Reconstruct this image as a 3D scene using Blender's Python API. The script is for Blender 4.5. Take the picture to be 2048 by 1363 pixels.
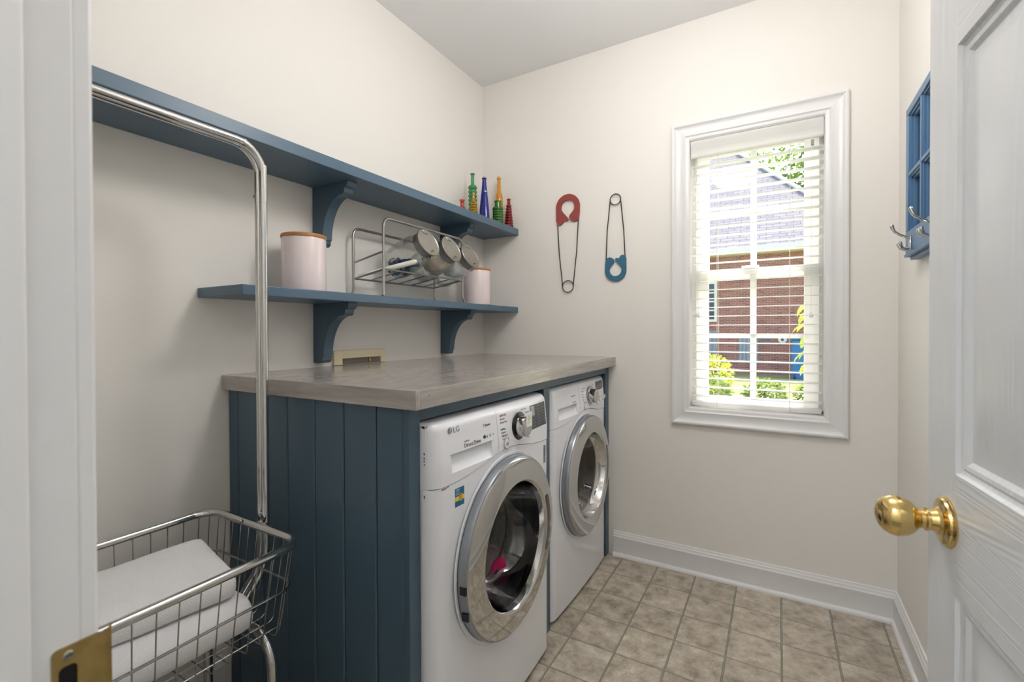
import bpy, bmesh, math, random
from math import sin, cos, pi, radians, sqrt, atan2
from mathutils import Vector, Matrix, noise
from mathutils.geometry import tessellate_polygon

for o in list(bpy.data.objects):
    bpy.data.objects.remove(o, do_unlink=True)
scn = bpy.context.scene
COL = scn.collection
RND = random.Random(7)

# ------------------------------------------------------------------ camera
CAM_POS = (1.61057, -2.44985, 1.21514)
YAW, PITCH, ROLL = 0.52677, 0.00917, -0.0035
FPX, PPX, PPY = 926.88, -6.08, -13.27
fw = Vector((-sin(YAW), cos(YAW), 0)); rt = Vector((cos(YAW), sin(YAW), 0)); up = Vector((0, 0, 1))
f2 = fw * cos(PITCH) - up * sin(PITCH); u2 = up * cos(PITCH) + fw * sin(PITCH)
r3 = rt * cos(ROLL) + u2 * sin(ROLL); u3 = u2 * cos(ROLL) - rt * sin(ROLL)
cd = bpy.data.cameras.new('camera')
cam = bpy.data.objects.new('camera', cd); COL.objects.link(cam)
cam.matrix_world = Matrix(((r3.x, u3.x, -f2.x, CAM_POS[0]), (r3.y, u3.y, -f2.y, CAM_POS[1]), (r3.z, u3.z, -f2.z, CAM_POS[2]), (0, 0, 0, 1)))
cd.sensor_width = 36; cd.sensor_fit = 'HORIZONTAL'; cd.lens = FPX / 2048 * 36
cd.shift_x = -PPX / 2048; cd.shift_y = PPY / 2048
cd.clip_start = 0.02; cd.clip_end = 300
cd.dof.use_dof = True; cd.dof.focus_distance = 2.0; cd.dof.aperture_fstop = 6.3
scn.camera = cam

# ------------------------------------------------------------------ light
scn.view_settings.view_transform = 'Standard'
scn.view_settings.look = 'None'
scn.view_settings.exposure = 0.13
scn.view_settings.gamma = 1.0
scn.view_settings.use_curve_mapping = False
SKY_STRENGTH = 0.85
SUN_STRENGTH = 9.0
ROOM_LAMP_GLOW = 21.5
HALL_FILL_GLOW = 32.0  # strength of the unseen fill globe added in the hall
w = bpy.data.worlds.new('world'); scn.world = w; w.use_nodes = True
nt = w.node_tree
sky = nt.nodes.new('ShaderNodeTexSky'); sky.sky_type = 'NISHITA'
sky.sun_disc = False; sky.sun_elevation = radians(59); sky.sun_rotation = radians(25); sky.air_density = 0.8; sky.dust_density = 5.0; sky.ozone_density = 1.0
bg = nt.nodes['Background']; bg.inputs['Strength'].default_value = SKY_STRENGTH
nt.links.new(sky.outputs[0], bg.inputs['Color'])
sd = bpy.data.lights.new('sun', 'SUN'); sd.energy = SUN_STRENGTH; sd.angle = radians(0.6); sd.color = (1.0, 0.95, 0.86)
so = bpy.data.objects.new('sun', sd); COL.objects.link(so)
so.rotation_euler = Vector((-0.25, -0.52, -0.98)).to_track_quat('-Z', 'Y').to_euler()
so.location = (6, 12, 24)

# ------------------------------------------------------------------ materials
def lin(c):
    return tuple((x / 12.92 if x <= 0.04045 else ((x + 0.055) / 1.055) ** 2.4) for x in [v / 255 for v in c])
def new_mat(name):
    m = bpy.data.materials.new(name); m.use_nodes = True
    return m, m.node_tree, m.node_tree.nodes['Principled BSDF']
def N(t, typ, **kw):
    n = t.nodes.new(typ)
    for k, v in kw.items():
        if k in n.inputs.keys(): n.inputs[k].default_value = v
        else: setattr(n, k, v)
    return n
def simple(name, col, rough=0.5, metal=0.0, bump=0.0, bscale=200.0, var=0.0, vscale=6.0, stretch=(1, 1, 1), coat=0.0, spec=0.5, coords='Object'):
    m, t, b = new_mat(name)
    c = lin(col) + (1,)
    b.inputs['Base Color'].default_value = c
    b.inputs['Roughness'].default_value = rough; b.inputs['Metallic'].default_value = metal
    b.inputs['Specular IOR Level'].default_value = spec
    if coat: b.inputs['Coat Weight'].default_value = coat; b.inputs['Coat Roughness'].default_value = 0.08
    if bump or var:
        tc = N(t, 'ShaderNodeTexCoord'); mp = N(t, 'ShaderNodeMapping'); mp.inputs['Scale'].default_value = stretch
        t.links.new(tc.outputs[coords], mp.inputs['Vector'])
    if bump:
        nz = N(t, 'ShaderNodeTexNoise', Scale=bscale, Detail=3.0); t.links.new(mp.outputs[0], nz.inputs['Vector'])
        bp = N(t, 'ShaderNodeBump', Strength=bump, Distance=0.002); t.links.new(nz.outputs['Fac'], bp.inputs['Height'])
        t.links.new(bp.outputs[0], b.inputs['Normal'])
    if var:
        n2 = N(t, 'ShaderNodeTexNoise', Scale=vscale, Detail=4.0); t.links.new(mp.outputs[0], n2.inputs['Vector'])
        mx = N(t, 'ShaderNodeMix', data_type='RGBA')
        mx.inputs[6].default_value = tuple(x * (1 - var) for x in c[:3]) + (1,)
        mx.inputs[7].default_value = tuple(min(1, x * (1 + var)) for x in c[:3]) + (1,)
        t.links.new(n2.outputs['Fac'], mx.inputs[0]); t.links.new(mx.outputs[2], b.inputs['Base Color'])
    return m
def thin_glass(name, tint, gloss=0.08, rough=0.0, haze=0.0, hcol=(230, 230, 230), gmax=0.7):
    m = bpy.data.materials.new(name); m.use_nodes = True; t = m.node_tree
    t.nodes.remove(t.nodes['Principled BSDF']); out = t.nodes['Material Output']
    tr = N(t, 'ShaderNodeBsdfTransparent'); tr.inputs[0].default_value = lin(tint) + (1,)
    gl = N(t, 'ShaderNodeBsdfGlossy'); gl.inputs['Roughness'].default_value = rough; gl.inputs['Color'].default_value = (1, 1, 1, 1)
    lw = N(t, 'ShaderNodeLayerWeight', Blend=0.25)
    mr = N(t, 'ShaderNodeMapRange'); mr.inputs['To Min'].default_value = gloss; mr.inputs['To Max'].default_value = gmax
    t.links.new(lw.outputs['Fresnel'], mr.inputs['Value'])
    mx = N(t, 'ShaderNodeMixShader'); t.links.new(mr.outputs[0], mx.inputs[0]); t.links.new(tr.outputs[0], mx.inputs[1]); t.links.new(gl.outputs[0], mx.inputs[2])
    last = mx
    if haze:
        df = N(t, 'ShaderNodeBsdfDiffuse'); df.inputs[0].default_value = lin(hcol) + (1,)
        m2 = N(t, 'ShaderNodeMixShader'); m2.inputs[0].default_value = haze
        t.links.new(mx.outputs[0], m2.inputs[1]); t.links.new(df.outputs[0], m2.inputs[2]); last = m2
    t.links.new(last.outputs[0], out.inputs['Surface'])
    return m

M = {}
M['wall'] = simple('wall_paint', (234, 230, 224), 0.55, bump=0.05, bscale=260)
M['ceiling'] = simple('ceiling_paint', (238, 238, 238), 0.8, bump=0.04, bscale=200)
M['trim'] = simple('trim_white', (230, 229, 229), 0.32, bump=0.04, bscale=60)
M['blue'] = simple('blue_paint', (68, 91, 108), 0.36, bump=0.10, bscale=90, stretch=(1, 1, 0.06), var=0.05, vscale=5)
M['blue_y'] = simple('blue_paint_shelf', (80, 104, 124), 0.36, bump=0.12, bscale=90, stretch=(1, 0.05, 1), var=0.05, vscale=5)
M['blue_rack'] = simple('blue_paint_sash', (78, 115, 152), 0.35, var=0.12, vscale=18, bump=0.1, bscale=120)
M['chrome'] = simple('chrome', (205, 205, 203), 0.09, 1.0)
M['chrome_ring'] = simple('chrome_ring', (205, 205, 204), 0.06, 1.0)
M['wire'] = simple('chrome_wire', (178, 178, 176), 0.2, 1.0)
M['nickel'] = simple('brushed_wire', (170, 168, 164), 0.32, 1.0)
M['zinc'] = simple('zinc_lid', (166, 164, 157), 0.36, 1.0, var=0.12, vscale=30, bump=0.1, bscale=80)
M['brass'] = simple('brass', (218, 190, 126), 0.14, 1.0)
M['brass_old'] = simple('brass_tarnished', (172, 146, 92), 0.34, 1.0, var=0.25, vscale=90)
M['screw'] = simple('screw_steel', (150, 150, 140), 0.3, 1.0)
M['appl'] = simple('appliance_white', (234, 235, 240), 0.16, coat=0.3)
M['appl_side'] = simple('appliance_side_white', (232, 233, 238), 0.35)
M['silver'] = simple('silver_plastic', (150, 154, 160), 0.3, 0.6)
M['black'] = simple('black_plastic', (14, 14, 15), 0.18)
M['dark'] = simple('dark_grey_display', (66, 66, 66), 0.22)
M['print_grey'] = simple('print_grey', (120, 122, 126), 0.5)
M['print_dark'] = simple('print_dark', (58, 58, 64), 0.5)
M['print_light'] = simple('print_light', (170, 170, 168), 0.5)
M['print_red'] = simple('print_red', (180, 90, 90), 0.5)
M['print_white'] = simple('print_white', (232, 236, 238), 0.5)
M['teal'] = simple('sticker_teal', (18, 108, 140), 0.4)
M['yellow'] = simple('sticker_yellow', (226, 208, 96), 0.4)
M['orange'] = simple('sticker_orange', (198, 150, 60), 0.4)
M['green_dot'] = simple('dot_green', (190, 205, 80), 0.4)
M['rust'] = simple('rust', (150, 84, 58), 0.8)
M['drum'] = simple('drum_steel', (44, 44, 46), 0.36, 1.0)
M['liner'] = simple('dryer_liner', (96, 90, 82), 0.5)
M['gasket'] = simple('rubber_gasket', (52, 54, 58), 0.45)
M['bronze'] = simple('handle_recess_dark', (70, 44, 28), 0.12, 0.4)
M['magenta'] = simple('magenta_cloth', (188, 20, 92), 0.9, bump=0.4, bscale=300, var=0.3, vscale=20)
M['cream'] = simple('cream_plastic', (233, 221, 188), 0.45)
M['boxin'] = simple('outlet_box_inside', (120, 108, 96), 0.6)
M['pink'] = simple('enamel_blush', (231, 217, 217), 0.12, coat=0.5)
M['wood'] = simple('lid_wood', (178, 122, 72), 0.5, var=0.2, vscale=20, stretch=(1, 8, 1))
M['cork'] = simple('cork', (214, 178, 138), 0.9, var=0.2, vscale=300)
M['pin_wire'] = simple('pin_iron_wire', (58, 52, 50), 0.5, 0.5)
M['pin_red'] = simple('pin_red_paint', (150, 66, 60), 0.6, bump=0.5, bscale=160, var=0.25, vscale=120)
M['pin_blue'] = simple('pin_blue_paint', (46, 104, 130), 0.6, bump=0.5, bscale=160, var=0.25, vscale=120)
M['blind'] = simple('blind_slat', (240, 236, 226), 0.45)
def mat_blind(name, fac):
    m, t, b = new_mat(name); b.inputs['Base Color'].default_value = lin((246, 245, 242)) + (1,); b.inputs['Roughness'].default_value = 0.45
    tr = N(t, 'ShaderNodeBsdfTranslucent'); tr.inputs[0].default_value = lin((250, 250, 249)) + (1,)
    mx = N(t, 'ShaderNodeMixShader'); mx.inputs[0].default_value = fac
    t.links.new(b.outputs[0], mx.inputs[1]); t.links.new(tr.outputs[0], mx.inputs[2]); t.links.new(mx.outputs[0], t.nodes['Material Output'].inputs['Surface'])
    return m
M['blind'] = mat_blind('blind_slat', 0.45)
M['vinylwin'] = mat_blind('window_vinyl', 0.3)  # translucency put in so the backlit sash frames glow
M['cord'] = simple('blind_cord', (236, 230, 216), 0.8)
M['towel'] = simple('terry_cloth', (240, 239, 240), 0.95, bump=1.0, bscale=240, var=0.03, vscale=40)
M['cap'] = simple('black_rubber', (40, 40, 42), 0.5)
M['white_pl'] = simple('white_plastic', (238, 234, 224), 0.4)
M['bag'] = simple('white_bag', (246, 246, 247), 0.35, bump=0.8, bscale=60)
M['beige'] = simple('beige_flakes', (214, 200, 182), 0.8, bump=0.9, bscale=60, var=0.2, vscale=40)
M['pod'] = simple('blue_pods', (36, 64, 116), 0.2, var=0.5, vscale=60)
M['glass'] = thin_glass('window_glass', (246, 250, 250), 0.03)
M['jar'] = thin_glass('jar_glass', (251, 252, 251), 0.02, haze=0.02, hcol=(235, 232, 226), gmax=0.4)
M['doorglass'] = thin_glass('washer_door_glass', (140, 142, 146), 0.07, gmax=0.3)
M['dryerglass'] = thin_glass('dryer_door_glass', (120, 112, 102), 0.09, haze=0.35, hcol=(92, 86, 78), gmax=0.35)
M['mirror'] = thin_glass('old_glass', (215, 220, 220), 0.12)
M['hole_shade'] = simple('recess_shade', (12, 10, 8), 0.9)  # near-black colour standing in for shade inside small holes and slots
for nme, tint, hz in (('g_red', (240, 150, 146), (214, 70, 74)), ('g_green', (168, 222, 182), (96, 184, 120)), ('g_yellow', (240, 214, 110), (206, 166, 30)),
                      ('g_blue', (70, 96, 220), (16, 44, 176)), ('g_amber', (251, 224, 150), (238, 190, 66)), ('g_dred', (214, 70, 78), (166, 16, 30)), ('g_dgreen', (156, 206, 136), (84, 156, 70))):
    M[nme] = thin_glass(nme, tint, 0.06, haze=0.26, hcol=hz)

def mat_counter(name, stretch):
    m, t, b = new_mat(name)
    tc = N(t, 'ShaderNodeTexCoord'); mp = N(t, 'ShaderNodeMapping'); mp.inputs['Scale'].default_value = stretch
    t.links.new(tc.outputs['Object'], mp.inputs['Vector'])
    n1 = N(t, 'ShaderNodeTexNoise', Scale=3.0, Detail=6.0, Roughness=0.65); t.links.new(mp.outputs[0], n1.inputs['Vector'])
    cr = N(t, 'ShaderNodeValToRGB'); cr.color_ramp.elements[0].position = 0.28; cr.color_ramp.elements[1].position = 0.75
    cr.color_ramp.elements[0].color = lin((146, 139, 135)) + (1,); cr.color_ramp.elements[1].color = lin((184, 177, 171)) + (1,)
    t.links.new(n1.outputs['Fac'], cr.inputs[0]); t.links.new(cr.outputs[0], b.inputs['Base Color'])
    b.inputs['Roughness'].default_value = 0.26
    b.inputs['Coat Weight'].default_value = 0.35; b.inputs['Coat Roughness'].default_value = 0.1
    bp = N(t, 'ShaderNodeBump', Strength=0.12, Distance=0.002); t.links.new(n1.outputs['Fac'], bp.inputs['Height']); t.links.new(bp.outputs[0], b.inputs['Normal'])
    return m
M['counter'] = mat_counter('counter_stained_wood', (14, 1.2, 14))
M['counter_x'] = mat_counter('counter_edge_wood', (1.2, 14, 14))

def mat_tile():
    m, t, b = new_mat('vinyl_tile')
    tc = N(t, 'ShaderNodeTexCoord'); oi = N(t, 'ShaderNodeObjectInfo')
    ad = N(t, 'ShaderNodeVectorMath', operation='ADD'); sc = N(t, 'ShaderNodeVectorMath', operation='SCALE')
    cx = N(t, 'ShaderNodeCombineXYZ'); t.links.new(oi.outputs['Random'], cx.inputs[0]); t.links.new(oi.outputs['Random'], cx.inputs[1]); t.links.new(oi.outputs['Random'], cx.inputs[2])
    t.links.new(cx.outputs[0], sc.inputs[0]); sc.inputs['Scale'].default_value = 40
    t.links.new(tc.outputs['Object'], ad.inputs[0]); t.links.new(sc.outputs[0], ad.inputs[1])
    n1 = N(t, 'ShaderNodeTexNoise', Scale=17.0, Detail=9.0, Roughness=0.68, Distortion=0.15); t.links.new(ad.outputs[0], n1.inputs['Vector'])
    cr = N(t, 'ShaderNodeValToRGB'); e = cr.color_ramp.elements
    e[0].position = 0.30; e[0].color = lin((134, 122, 108)) + (1,)
    e[1].position = 0.70; e[1].color = lin((216, 207, 192)) + (1,)
    e2 = cr.color_ramp.elements.new(0.48); e2.color = lin((180, 169, 153)) + (1,)
    t.links.new(n1.outputs['Fac'], cr.inputs[0])
    n2 = N(t, 'ShaderNodeTexNoise', Scale=170.0, Detail=2.0); t.links.new(ad.outputs[0], n2.inputs['Vector'])
    n3 = N(t, 'ShaderNodeTexNoise', Scale=9.0, Detail=2.0); t.links.new(ad.outputs[0], n3.inputs['Vector'])
    r2 = N(t, 'ShaderNodeMapRange'); r2.inputs['From Min'].default_value = 0.55; r2.inputs['From Max'].default_value = 0.66; t.links.new(n2.outputs['Fac'], r2.inputs['Value'])
    r3_ = N(t, 'ShaderNodeMapRange'); r3_.inputs['From Min'].default_value = 0.52; r3_.inputs['From Max'].default_value = 0.66; t.links.new(n3.outputs['Fac'], r3_.inputs['Value'])
    mu = N(t, 'ShaderNodeMath', operation='MULTIPLY'); t.links.new(r2.outputs[0], mu.inputs[0]); t.links.new(r3_.outputs[0], mu.inputs[1])
    mu2 = N(t, 'ShaderNodeMath', operation='MULTIPLY'); t.links.new(mu.outputs[0], mu2.inputs[0]); mu2.inputs[1].default_value = 0.6
    mx = N(t, 'ShaderNodeMix', data_type='RGBA'); mx.inputs[7].default_value = lin((222, 212, 190)) + (1,)
    t.links.new(mu2.outputs[0], mx.inputs[0]); t.links.new(cr.outputs[0], mx.inputs[6])
    hv = N(t, 'ShaderNodeHueSaturation'); vr = N(t, 'ShaderNodeMapRange'); vr.inputs['To Min'].default_value = 0.88; vr.inputs['To Max'].default_value = 1.08
    t.links.new(oi.outputs['Random'], vr.inputs['Value']); t.links.new(vr.outputs[0], hv.inputs['Value']); t.links.new(mx.outputs[2], hv.inputs['Color'])
    t.links.new(hv.outputs[0], b.inputs['Base Color'])
    b.inputs['Roughness'].default_value = 0.42
    bp = N(t, 'ShaderNodeBump', Strength=0.15, Distance=0.001); t.links.new(n1.outputs['Fac'], bp.inputs['Height']); t.links.new(bp.outputs[0], b.inputs['Normal'])
    return m
M['tile'] = mat_tile()
M['grout'] = simple('grout', (122, 122, 112), 0.8)
M['grout2'] = simple('grout_ridge', (166, 163, 150), 0.8)

def mat_door(name, stretch, freq, stren):
    m, t, b = new_mat(name)
    b.inputs['Base Color'].default_value = lin((212, 213, 214)) + (1,); b.inputs['Roughness'].default_value = 0.3
    tc = N(t, 'ShaderNodeTexCoord'); mp = N(t, 'ShaderNodeMapping'); mp.inputs['Scale'].default_value = stretch
    t.links.new(tc.outputs['Object'], mp.inputs['Vector'])
    wv = N(t, 'ShaderNodeTexNoise', Scale=6.0, Detail=1.0, Distortion=0.4); t.links.new(mp.outputs[0], wv.inputs['Vector'])
    mm = N(t, 'ShaderNodeMath', operation='MULTIPLY'); mm.inputs[1].default_value = freq; t.links.new(wv.outputs['Fac'], mm.inputs[0])
    sn = N(t, 'ShaderNodeMath', operation='SINE'); t.links.new(mm.outputs[0], sn.inputs[0])
    bp = N(t, 'ShaderNodeBump', Strength=stren, Distance=0.001); t.links.new(sn.outputs[0], bp.inputs['Height'])
    t.links.new(bp.outputs[0], b.inputs['Normal'])
    return m
M['door_v'] = mat_door('door_grain_vertical', (2.2, 1, 0.3), 60.0, 0.14)
M['door_h'] = mat_door('door_grain_horizontal', (0.10, 1, 3.0), 150.0, 0.16)

def mat_brick():
    m, t, b = new_mat('neighbour_brick')
    tc = N(t, 'ShaderNodeTexCoord'); mp = N(t, 'ShaderNodeMapping'); mp.inputs['Rotation'].default_value = (radians(-90), 0, 0)
    t.links.new(tc.outputs['Object'], mp.inputs['Vector'])
    br = N(t, 'ShaderNodeTexBrick', Scale=1.0); br.inputs['Brick Width'].default_value = 0.22; br.inputs['Row Height'].default_value = 0.075; br.inputs['Mortar Size'].default_value = 0.007
    br.inputs['Color1'].default_value = lin((164, 96, 78)) + (1,); br.inputs['Color2'].default_value = lin((104, 64, 56)) + (1,); br.inputs['Mortar'].default_value = lin((176, 152, 136)) + (1,)
    br.inputs['Bias'].default_value = -0.3
    t.links.new(mp.outputs[0], br.inputs['Vector']); t.links.new(br.outputs['Color'], b.inputs['Base Color']); b.inputs['Roughness'].default_value = 0.85
    return m
M['brick'] = mat_brick()
def mat_shingle():
    m, t, b = new_mat('neighbour_shingle')
    tc = N(t, 'ShaderNodeTexCoord'); mp = N(t, 'ShaderNodeMapping')
    t.links.new(tc.outputs['Object'], mp.inputs['Vector'])
    br = N(t, 'ShaderNodeTexBrick', Scale=1.0); br.inputs['Brick Width'].default_value = 0.5; br.inputs['Row Height'].default_value = 0.2; br.inputs['Mortar Size'].default_value = 0.014
    br.inputs['Color1'].default_value = lin((124, 120, 124)) + (1,); br.inputs['Color2'].default_value = lin((108, 104, 110)) + (1,); br.inputs['Mortar'].default_value = lin((66, 62, 70)) + (1,)
    t.links.new(mp.outputs[0], br.inputs['Vector']); t.links.new(br.outputs['Color'], b.inputs['Base Color']); b.inputs['Roughness'].default_value = 0.9
    return m
M['shingle'] = mat_shingle()
M['grass'] = simple('lawn', (116, 124, 70), 0.95, var=0.35, vscale=3)
M['fascia'] = simple('fascia_white', (236, 228, 214), 0.6)
M['bark'] = simple('bark', (96, 82, 66), 0.9)
M['leaf'] = simple('leaf_green', (84, 108, 50), 0.7, var=0.35, vscale=1.5)
M['leaf_y'] = simple('leaf_yellow_green', (170, 178, 66), 0.6, var=0.15, vscale=10)
M['leaf_h'] = simple('leaf_hedge', (100, 120, 60), 0.7, var=0.4, vscale=3)
def leafmat(name, col):
    m = M[name]; t = m.node_tree; b = t.nodes['Principled BSDF']
    tr = N(t, 'ShaderNodeBsdfTranslucent'); tr.inputs[0].default_value = lin(col) + (1,)
    mx = N(t, 'ShaderNodeMixShader'); mx.inputs[0].default_value = 0.45
    t.links.new(b.outputs[0], mx.inputs[1]); t.links.new(tr.outputs[0], mx.inputs[2]); t.links.new(mx.outputs[0], t.nodes['Material Output'].inputs['Surface'])
leafmat('leaf', (120, 150, 60)); leafmat('leaf_y', (200, 206, 70)); leafmat('leaf_h', (130, 150, 70))
M['bin'] = simple('bin_blue', (28, 108, 160), 0.5)
M['greybox'] = simple('utility_grey', (150, 152, 156), 0.5)
M['shutter'] = simple('shutter_blue_grey', (140, 144, 150), 0.6)
M['ext_glass'] = simple('exterior_window_dark', (70, 76, 84), 0.1)
M['shade'] = simple('lamp_shade_opal', (250, 246, 238), 0.5)

# ------------------------------------------------------------------ mesh helpers
class MB:
    def __init__(s): s.v = []; s.f = []; s.m = []; s.hard = False
    def add(s, vs, fs, mi=0):
        k = len(s.v); s.v += [tuple(v) for v in vs]; s.f += [tuple(i + k for i in f) for f in fs]; s.m += [mi] * len(fs); return s
    def box(s, x0, x1, y0, y1, z0, z1, mi=0):
        vs = [(x, y, z) for z in (z0, z1) for y in (y0, y1) for x in (x0, x1)]
        return s.add(vs, [(0, 2, 3, 1), (4, 5, 7, 6), (0, 1, 5, 4), (2, 6, 7, 3), (0, 4, 6, 2), (1, 3, 7, 5)], mi)
    def rbox(s, x0, x1, y0, y1, z0, z1, r=0.003, seg=2, mi=0):
        s.hard = True; bm = bmesh.new(); bmesh.ops.create_cube(bm, size=1)
        for v in bm.verts: v.co = Vector(((x0 + x1) / 2 + v.co.x * (x1 - x0), (y0 + y1) / 2 + v.co.y * (y1 - y0), (z0 + z1) / 2 + v.co.z * (z1 - z0)))
        bmesh.ops.bevel(bm, geom=bm.edges[:], offset=r, segments=seg, profile=0.5, affect='EDGES')
        return s.bm(bm, mi)
    def bm(s, bm, mi=0):
        bm.verts.index_update()
        s.add([v.co[:] for v in bm.verts], [[v.index for v in f.verts] for f in bm.faces], mi); bm.free(); return s
    def tube(s, pts, r, n=10, caps=True, closed=False, mi=0):
        pts = [Vector(p) for p in pts]; m = len(pts)
        rr = r if isinstance(r, (list, tuple)) else [r] * m
        tans = []
        for i in range(m):
            if closed: a, b = pts[(i - 1) % m], pts[(i + 1) % m]
            else: a, b = pts[max(0, i - 1)], pts[min(m - 1, i + 1)]
            tans.append((b - a).normalized())
        t0 = tans[0]; ref = Vector((0, 0, 1)) if abs(t0.z) < 0.9 else Vector((1, 0, 0))
        nrm = t0.cross(ref).normalized(); vs = []
        for i in range(m):
            if i:
                q = tans[i - 1].rotation_difference(tans[i]); nrm = (q @ nrm); nrm = (nrm - tans[i] * nrm.dot(tans[i])).normalized()
            bn = tans[i].cross(nrm)
            for k in range(n):
                a = 2 * pi * k / n; vs.append(pts[i] + (nrm * cos(a) + bn * sin(a)) * rr[i])
        fs = []
        for i in range(m if closed else m - 1):
            j = (i + 1) % m
            for k in range(n):
                l = (k + 1) % n; fs.append((i * n + k, i * n + l, j * n + l, j * n + k))
        if caps and not closed:
            fs.append(tuple(range(n - 1, -1, -1))); fs.append(tuple((m - 1) * n + k for k in range(n)))
        return s.add(vs, fs, mi)
    def lathe(s, prof, c=(0, 0, 0), axis='z', n=32, mi=0, mat=None, closed=False, caps=True):
        # prof: list of (r, h)
        vs = []; m = len(prof)
        for (r, h) in prof:
            for k in range(n):
                a = 2 * pi * k / n
                p = Vector((r * cos(a), r * sin(a), h))
                if axis == 'x': p = Vector((h, r * cos(a), r * sin(a)))
                elif axis == 'y': p = Vector((r * cos(a), h, r * sin(a)))
                if mat: p = mat @ p
                vs.append(p + Vector(c))
        fs = []
        for i in range(m if closed else m - 1):
            for k in range(n):
                l = (k + 1) % n; j = (i + 1) % m; fs.append((i * n + k, i * n + l, j * n + l, j * n + k))
        if not closed and caps:
            if prof[0][0] > 1e-6: fs.append(tuple(range(n - 1, -1, -1)))
            if prof[-1][0] > 1e-6: fs.append(tuple((m - 1) * n + k for k in range(n)))
        return s.add(vs, fs, mi)
    def prism(s, poly, h0, h1, axis='z', mi=0):
        n = len(poly); vs = []
        for h in (h0, h1):
            for (a, b) in poly:
                vs.append({'z': (a, b, h), 'y': (a, h, b), 'x': (h, a, b)}[axis])
        fs = [tuple(range(n - 1, -1, -1)), tuple(range(n, 2 * n))] + [(i, (i + 1) % n, n + (i + 1) % n, n + i) for i in range(n)]
        return s.add(vs, fs, mi)
    def build(s, name, mat, parent=None, loc=None, smooth=30, bevel=None, local=False):
        # vertices are given in world coordinates unless local: then in the parent's own frame
        off = Vector((0, 0, 0))
        if loc is not None: off = Vector(loc)
        elif parent is not None and not local: off = ORI.get(parent.name, Vector((0, 0, 0)))
        me = bpy.data.meshes.new(name)
        me.from_pydata([(v[0] - off.x, v[1] - off.y, v[2] - off.z) for v in s.v], [], s.f)
        mats = mat if isinstance(mat, (list, tuple)) else [mat]
        for q in mats: me.materials.append(M[q] if isinstance(q, str) else q)
        me.polygons.foreach_set('material_index', s.m)
        bm = bmesh.new(); bm.from_mesh(me); bmesh.ops.remove_doubles(bm, verts=bm.verts, dist=1e-6); bmesh.ops.recalc_face_normals(bm, faces=bm.faces); bm.to_mesh(me); bm.free()
        if s.hard: smooth = min(smooth, 20)
        if smooth:
            me.shade_smooth(); me.set_sharp_from_angle(angle=radians(smooth))
        o = bpy.data.objects.new(name, me); COL.objects.link(o)
        if loc is not None and parent is None: o.location = loc
        if parent is not None: o.parent = parent
        ORI[o.name] = off.copy()
        if bevel:
            md = o.modifiers.new('bevel', 'BEVEL'); md.width = bevel; md.segments = 2; md.limit_method = 'ANGLE'; md.angle_limit = radians(40)
        return o
ORI = {}
def tag(o, label=None, cat=None, group=None, kind=None):
    if label: o['label'] = label
    if cat: o['category'] = cat
    if group: o['group'] = group
    if kind: o['kind'] = kind
    return o
def empty(name, loc, rz=0.0):
    o = bpy.data.objects.new(name, None); COL.objects.link(o); o.location = loc; o.rotation_euler = (0, 0, rz); o.empty_display_size = 0.05
    ORI[o.name] = Vector(loc); return o
def struct(o): o['kind'] = 'structure'; return o
def arc(c, r, a0, a1, n, pl='xz', fixed=0.0):
    out = []
    for i in range(n + 1):
        a = radians(a0 + (a1 - a0) * i / n); u, v = c[0] + r * cos(a), c[1] + r * sin(a)
        out.append({'xz': (u, fixed, v), 'yz': (fixed, u, v), 'xy': (u, v, fixed)}[pl])
    return out
def text_part(name, body, size, org, ux, uy, mat, parent, depth=0.0004, align='LEFT', xs=1.0):
    """flat print: local x along ux, local y along uy, standing just proud of the surface; org in world coordinates"""
    cu = bpy.data.curves.new(name, 'FONT'); cu.body = body; cu.size = size; cu.extrude = depth; cu.align_x = align; cu.resolution_u = 2
    ob = bpy.data.objects.new(name, cu); COL.objects.link(ob)
    dg = bpy.context.evaluated_depsgraph_get(); me = bpy.data.meshes.new_from_object(ob.evaluated_get(dg))
    bpy.data.objects.remove(ob, do_unlink=True)
    ux = Vector(ux).normalized(); uy = Vector(uy).normalized(); uz = ux.cross(uy)
    o_ = Vector(org) - ORI.get(parent.name, Vector((0, 0, 0)))
    for v in me.vertices:
        c = v.co; v.co = o_ + ux * c.x * xs + uy * c.y + uz * c.z
    me.materials.clear(); me.materials.append(M[mat]); me.name = name
    o = bpy.data.objects.new(name, me); COL.objects.link(o); o.parent = parent; ORI[o.name] = ORI.get(parent.name, Vector((0, 0, 0)))
    return o

# ================================================================== ROOM SHELL
W, H, YF = 2.036, 2.74, -2.303        # room width, height, front wall room face
T = 0.12
def wall(name, boxes, mat='wall'):
    b = MB()
    for q in boxes: b.box(*q)
    return struct(b.build(name, mat, smooth=0))
wall('wall_left', [(-T, 0, YF - T, T, -0.1, H)])
WX0, WX1, WZ0, WZ1 = 1.222, 1.792, 0.826, 2.155     # rough opening of the window
wall('wall_back', [(0, WX0, 0, T, -0.1, H), (WX1, W, 0, T, -0.1, H), (WX0, WX1, 0, T, -0.1, WZ0), (WX0, WX1, 0, T, WZ1, H)])
wall('wall_right', [(W, W + T, YF - T, T, -0.1, H)])
JX0, JX1, DH = 1.12, 1.885, 2.045                   # faces of the door jambs
wall('wall_front', [(0, JX0 - 0.02, YF - T, YF, -0.1, H), (JX1 + 0.02, W, YF - T, YF, -0.1, H), (JX0 - 0.02, JX1 + 0.02, YF - T, YF, DH + 0.02, H)])
wall('ceiling', [(-T, W + T, -4.1, T, H, H + 0.1)], 'ceiling')
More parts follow.
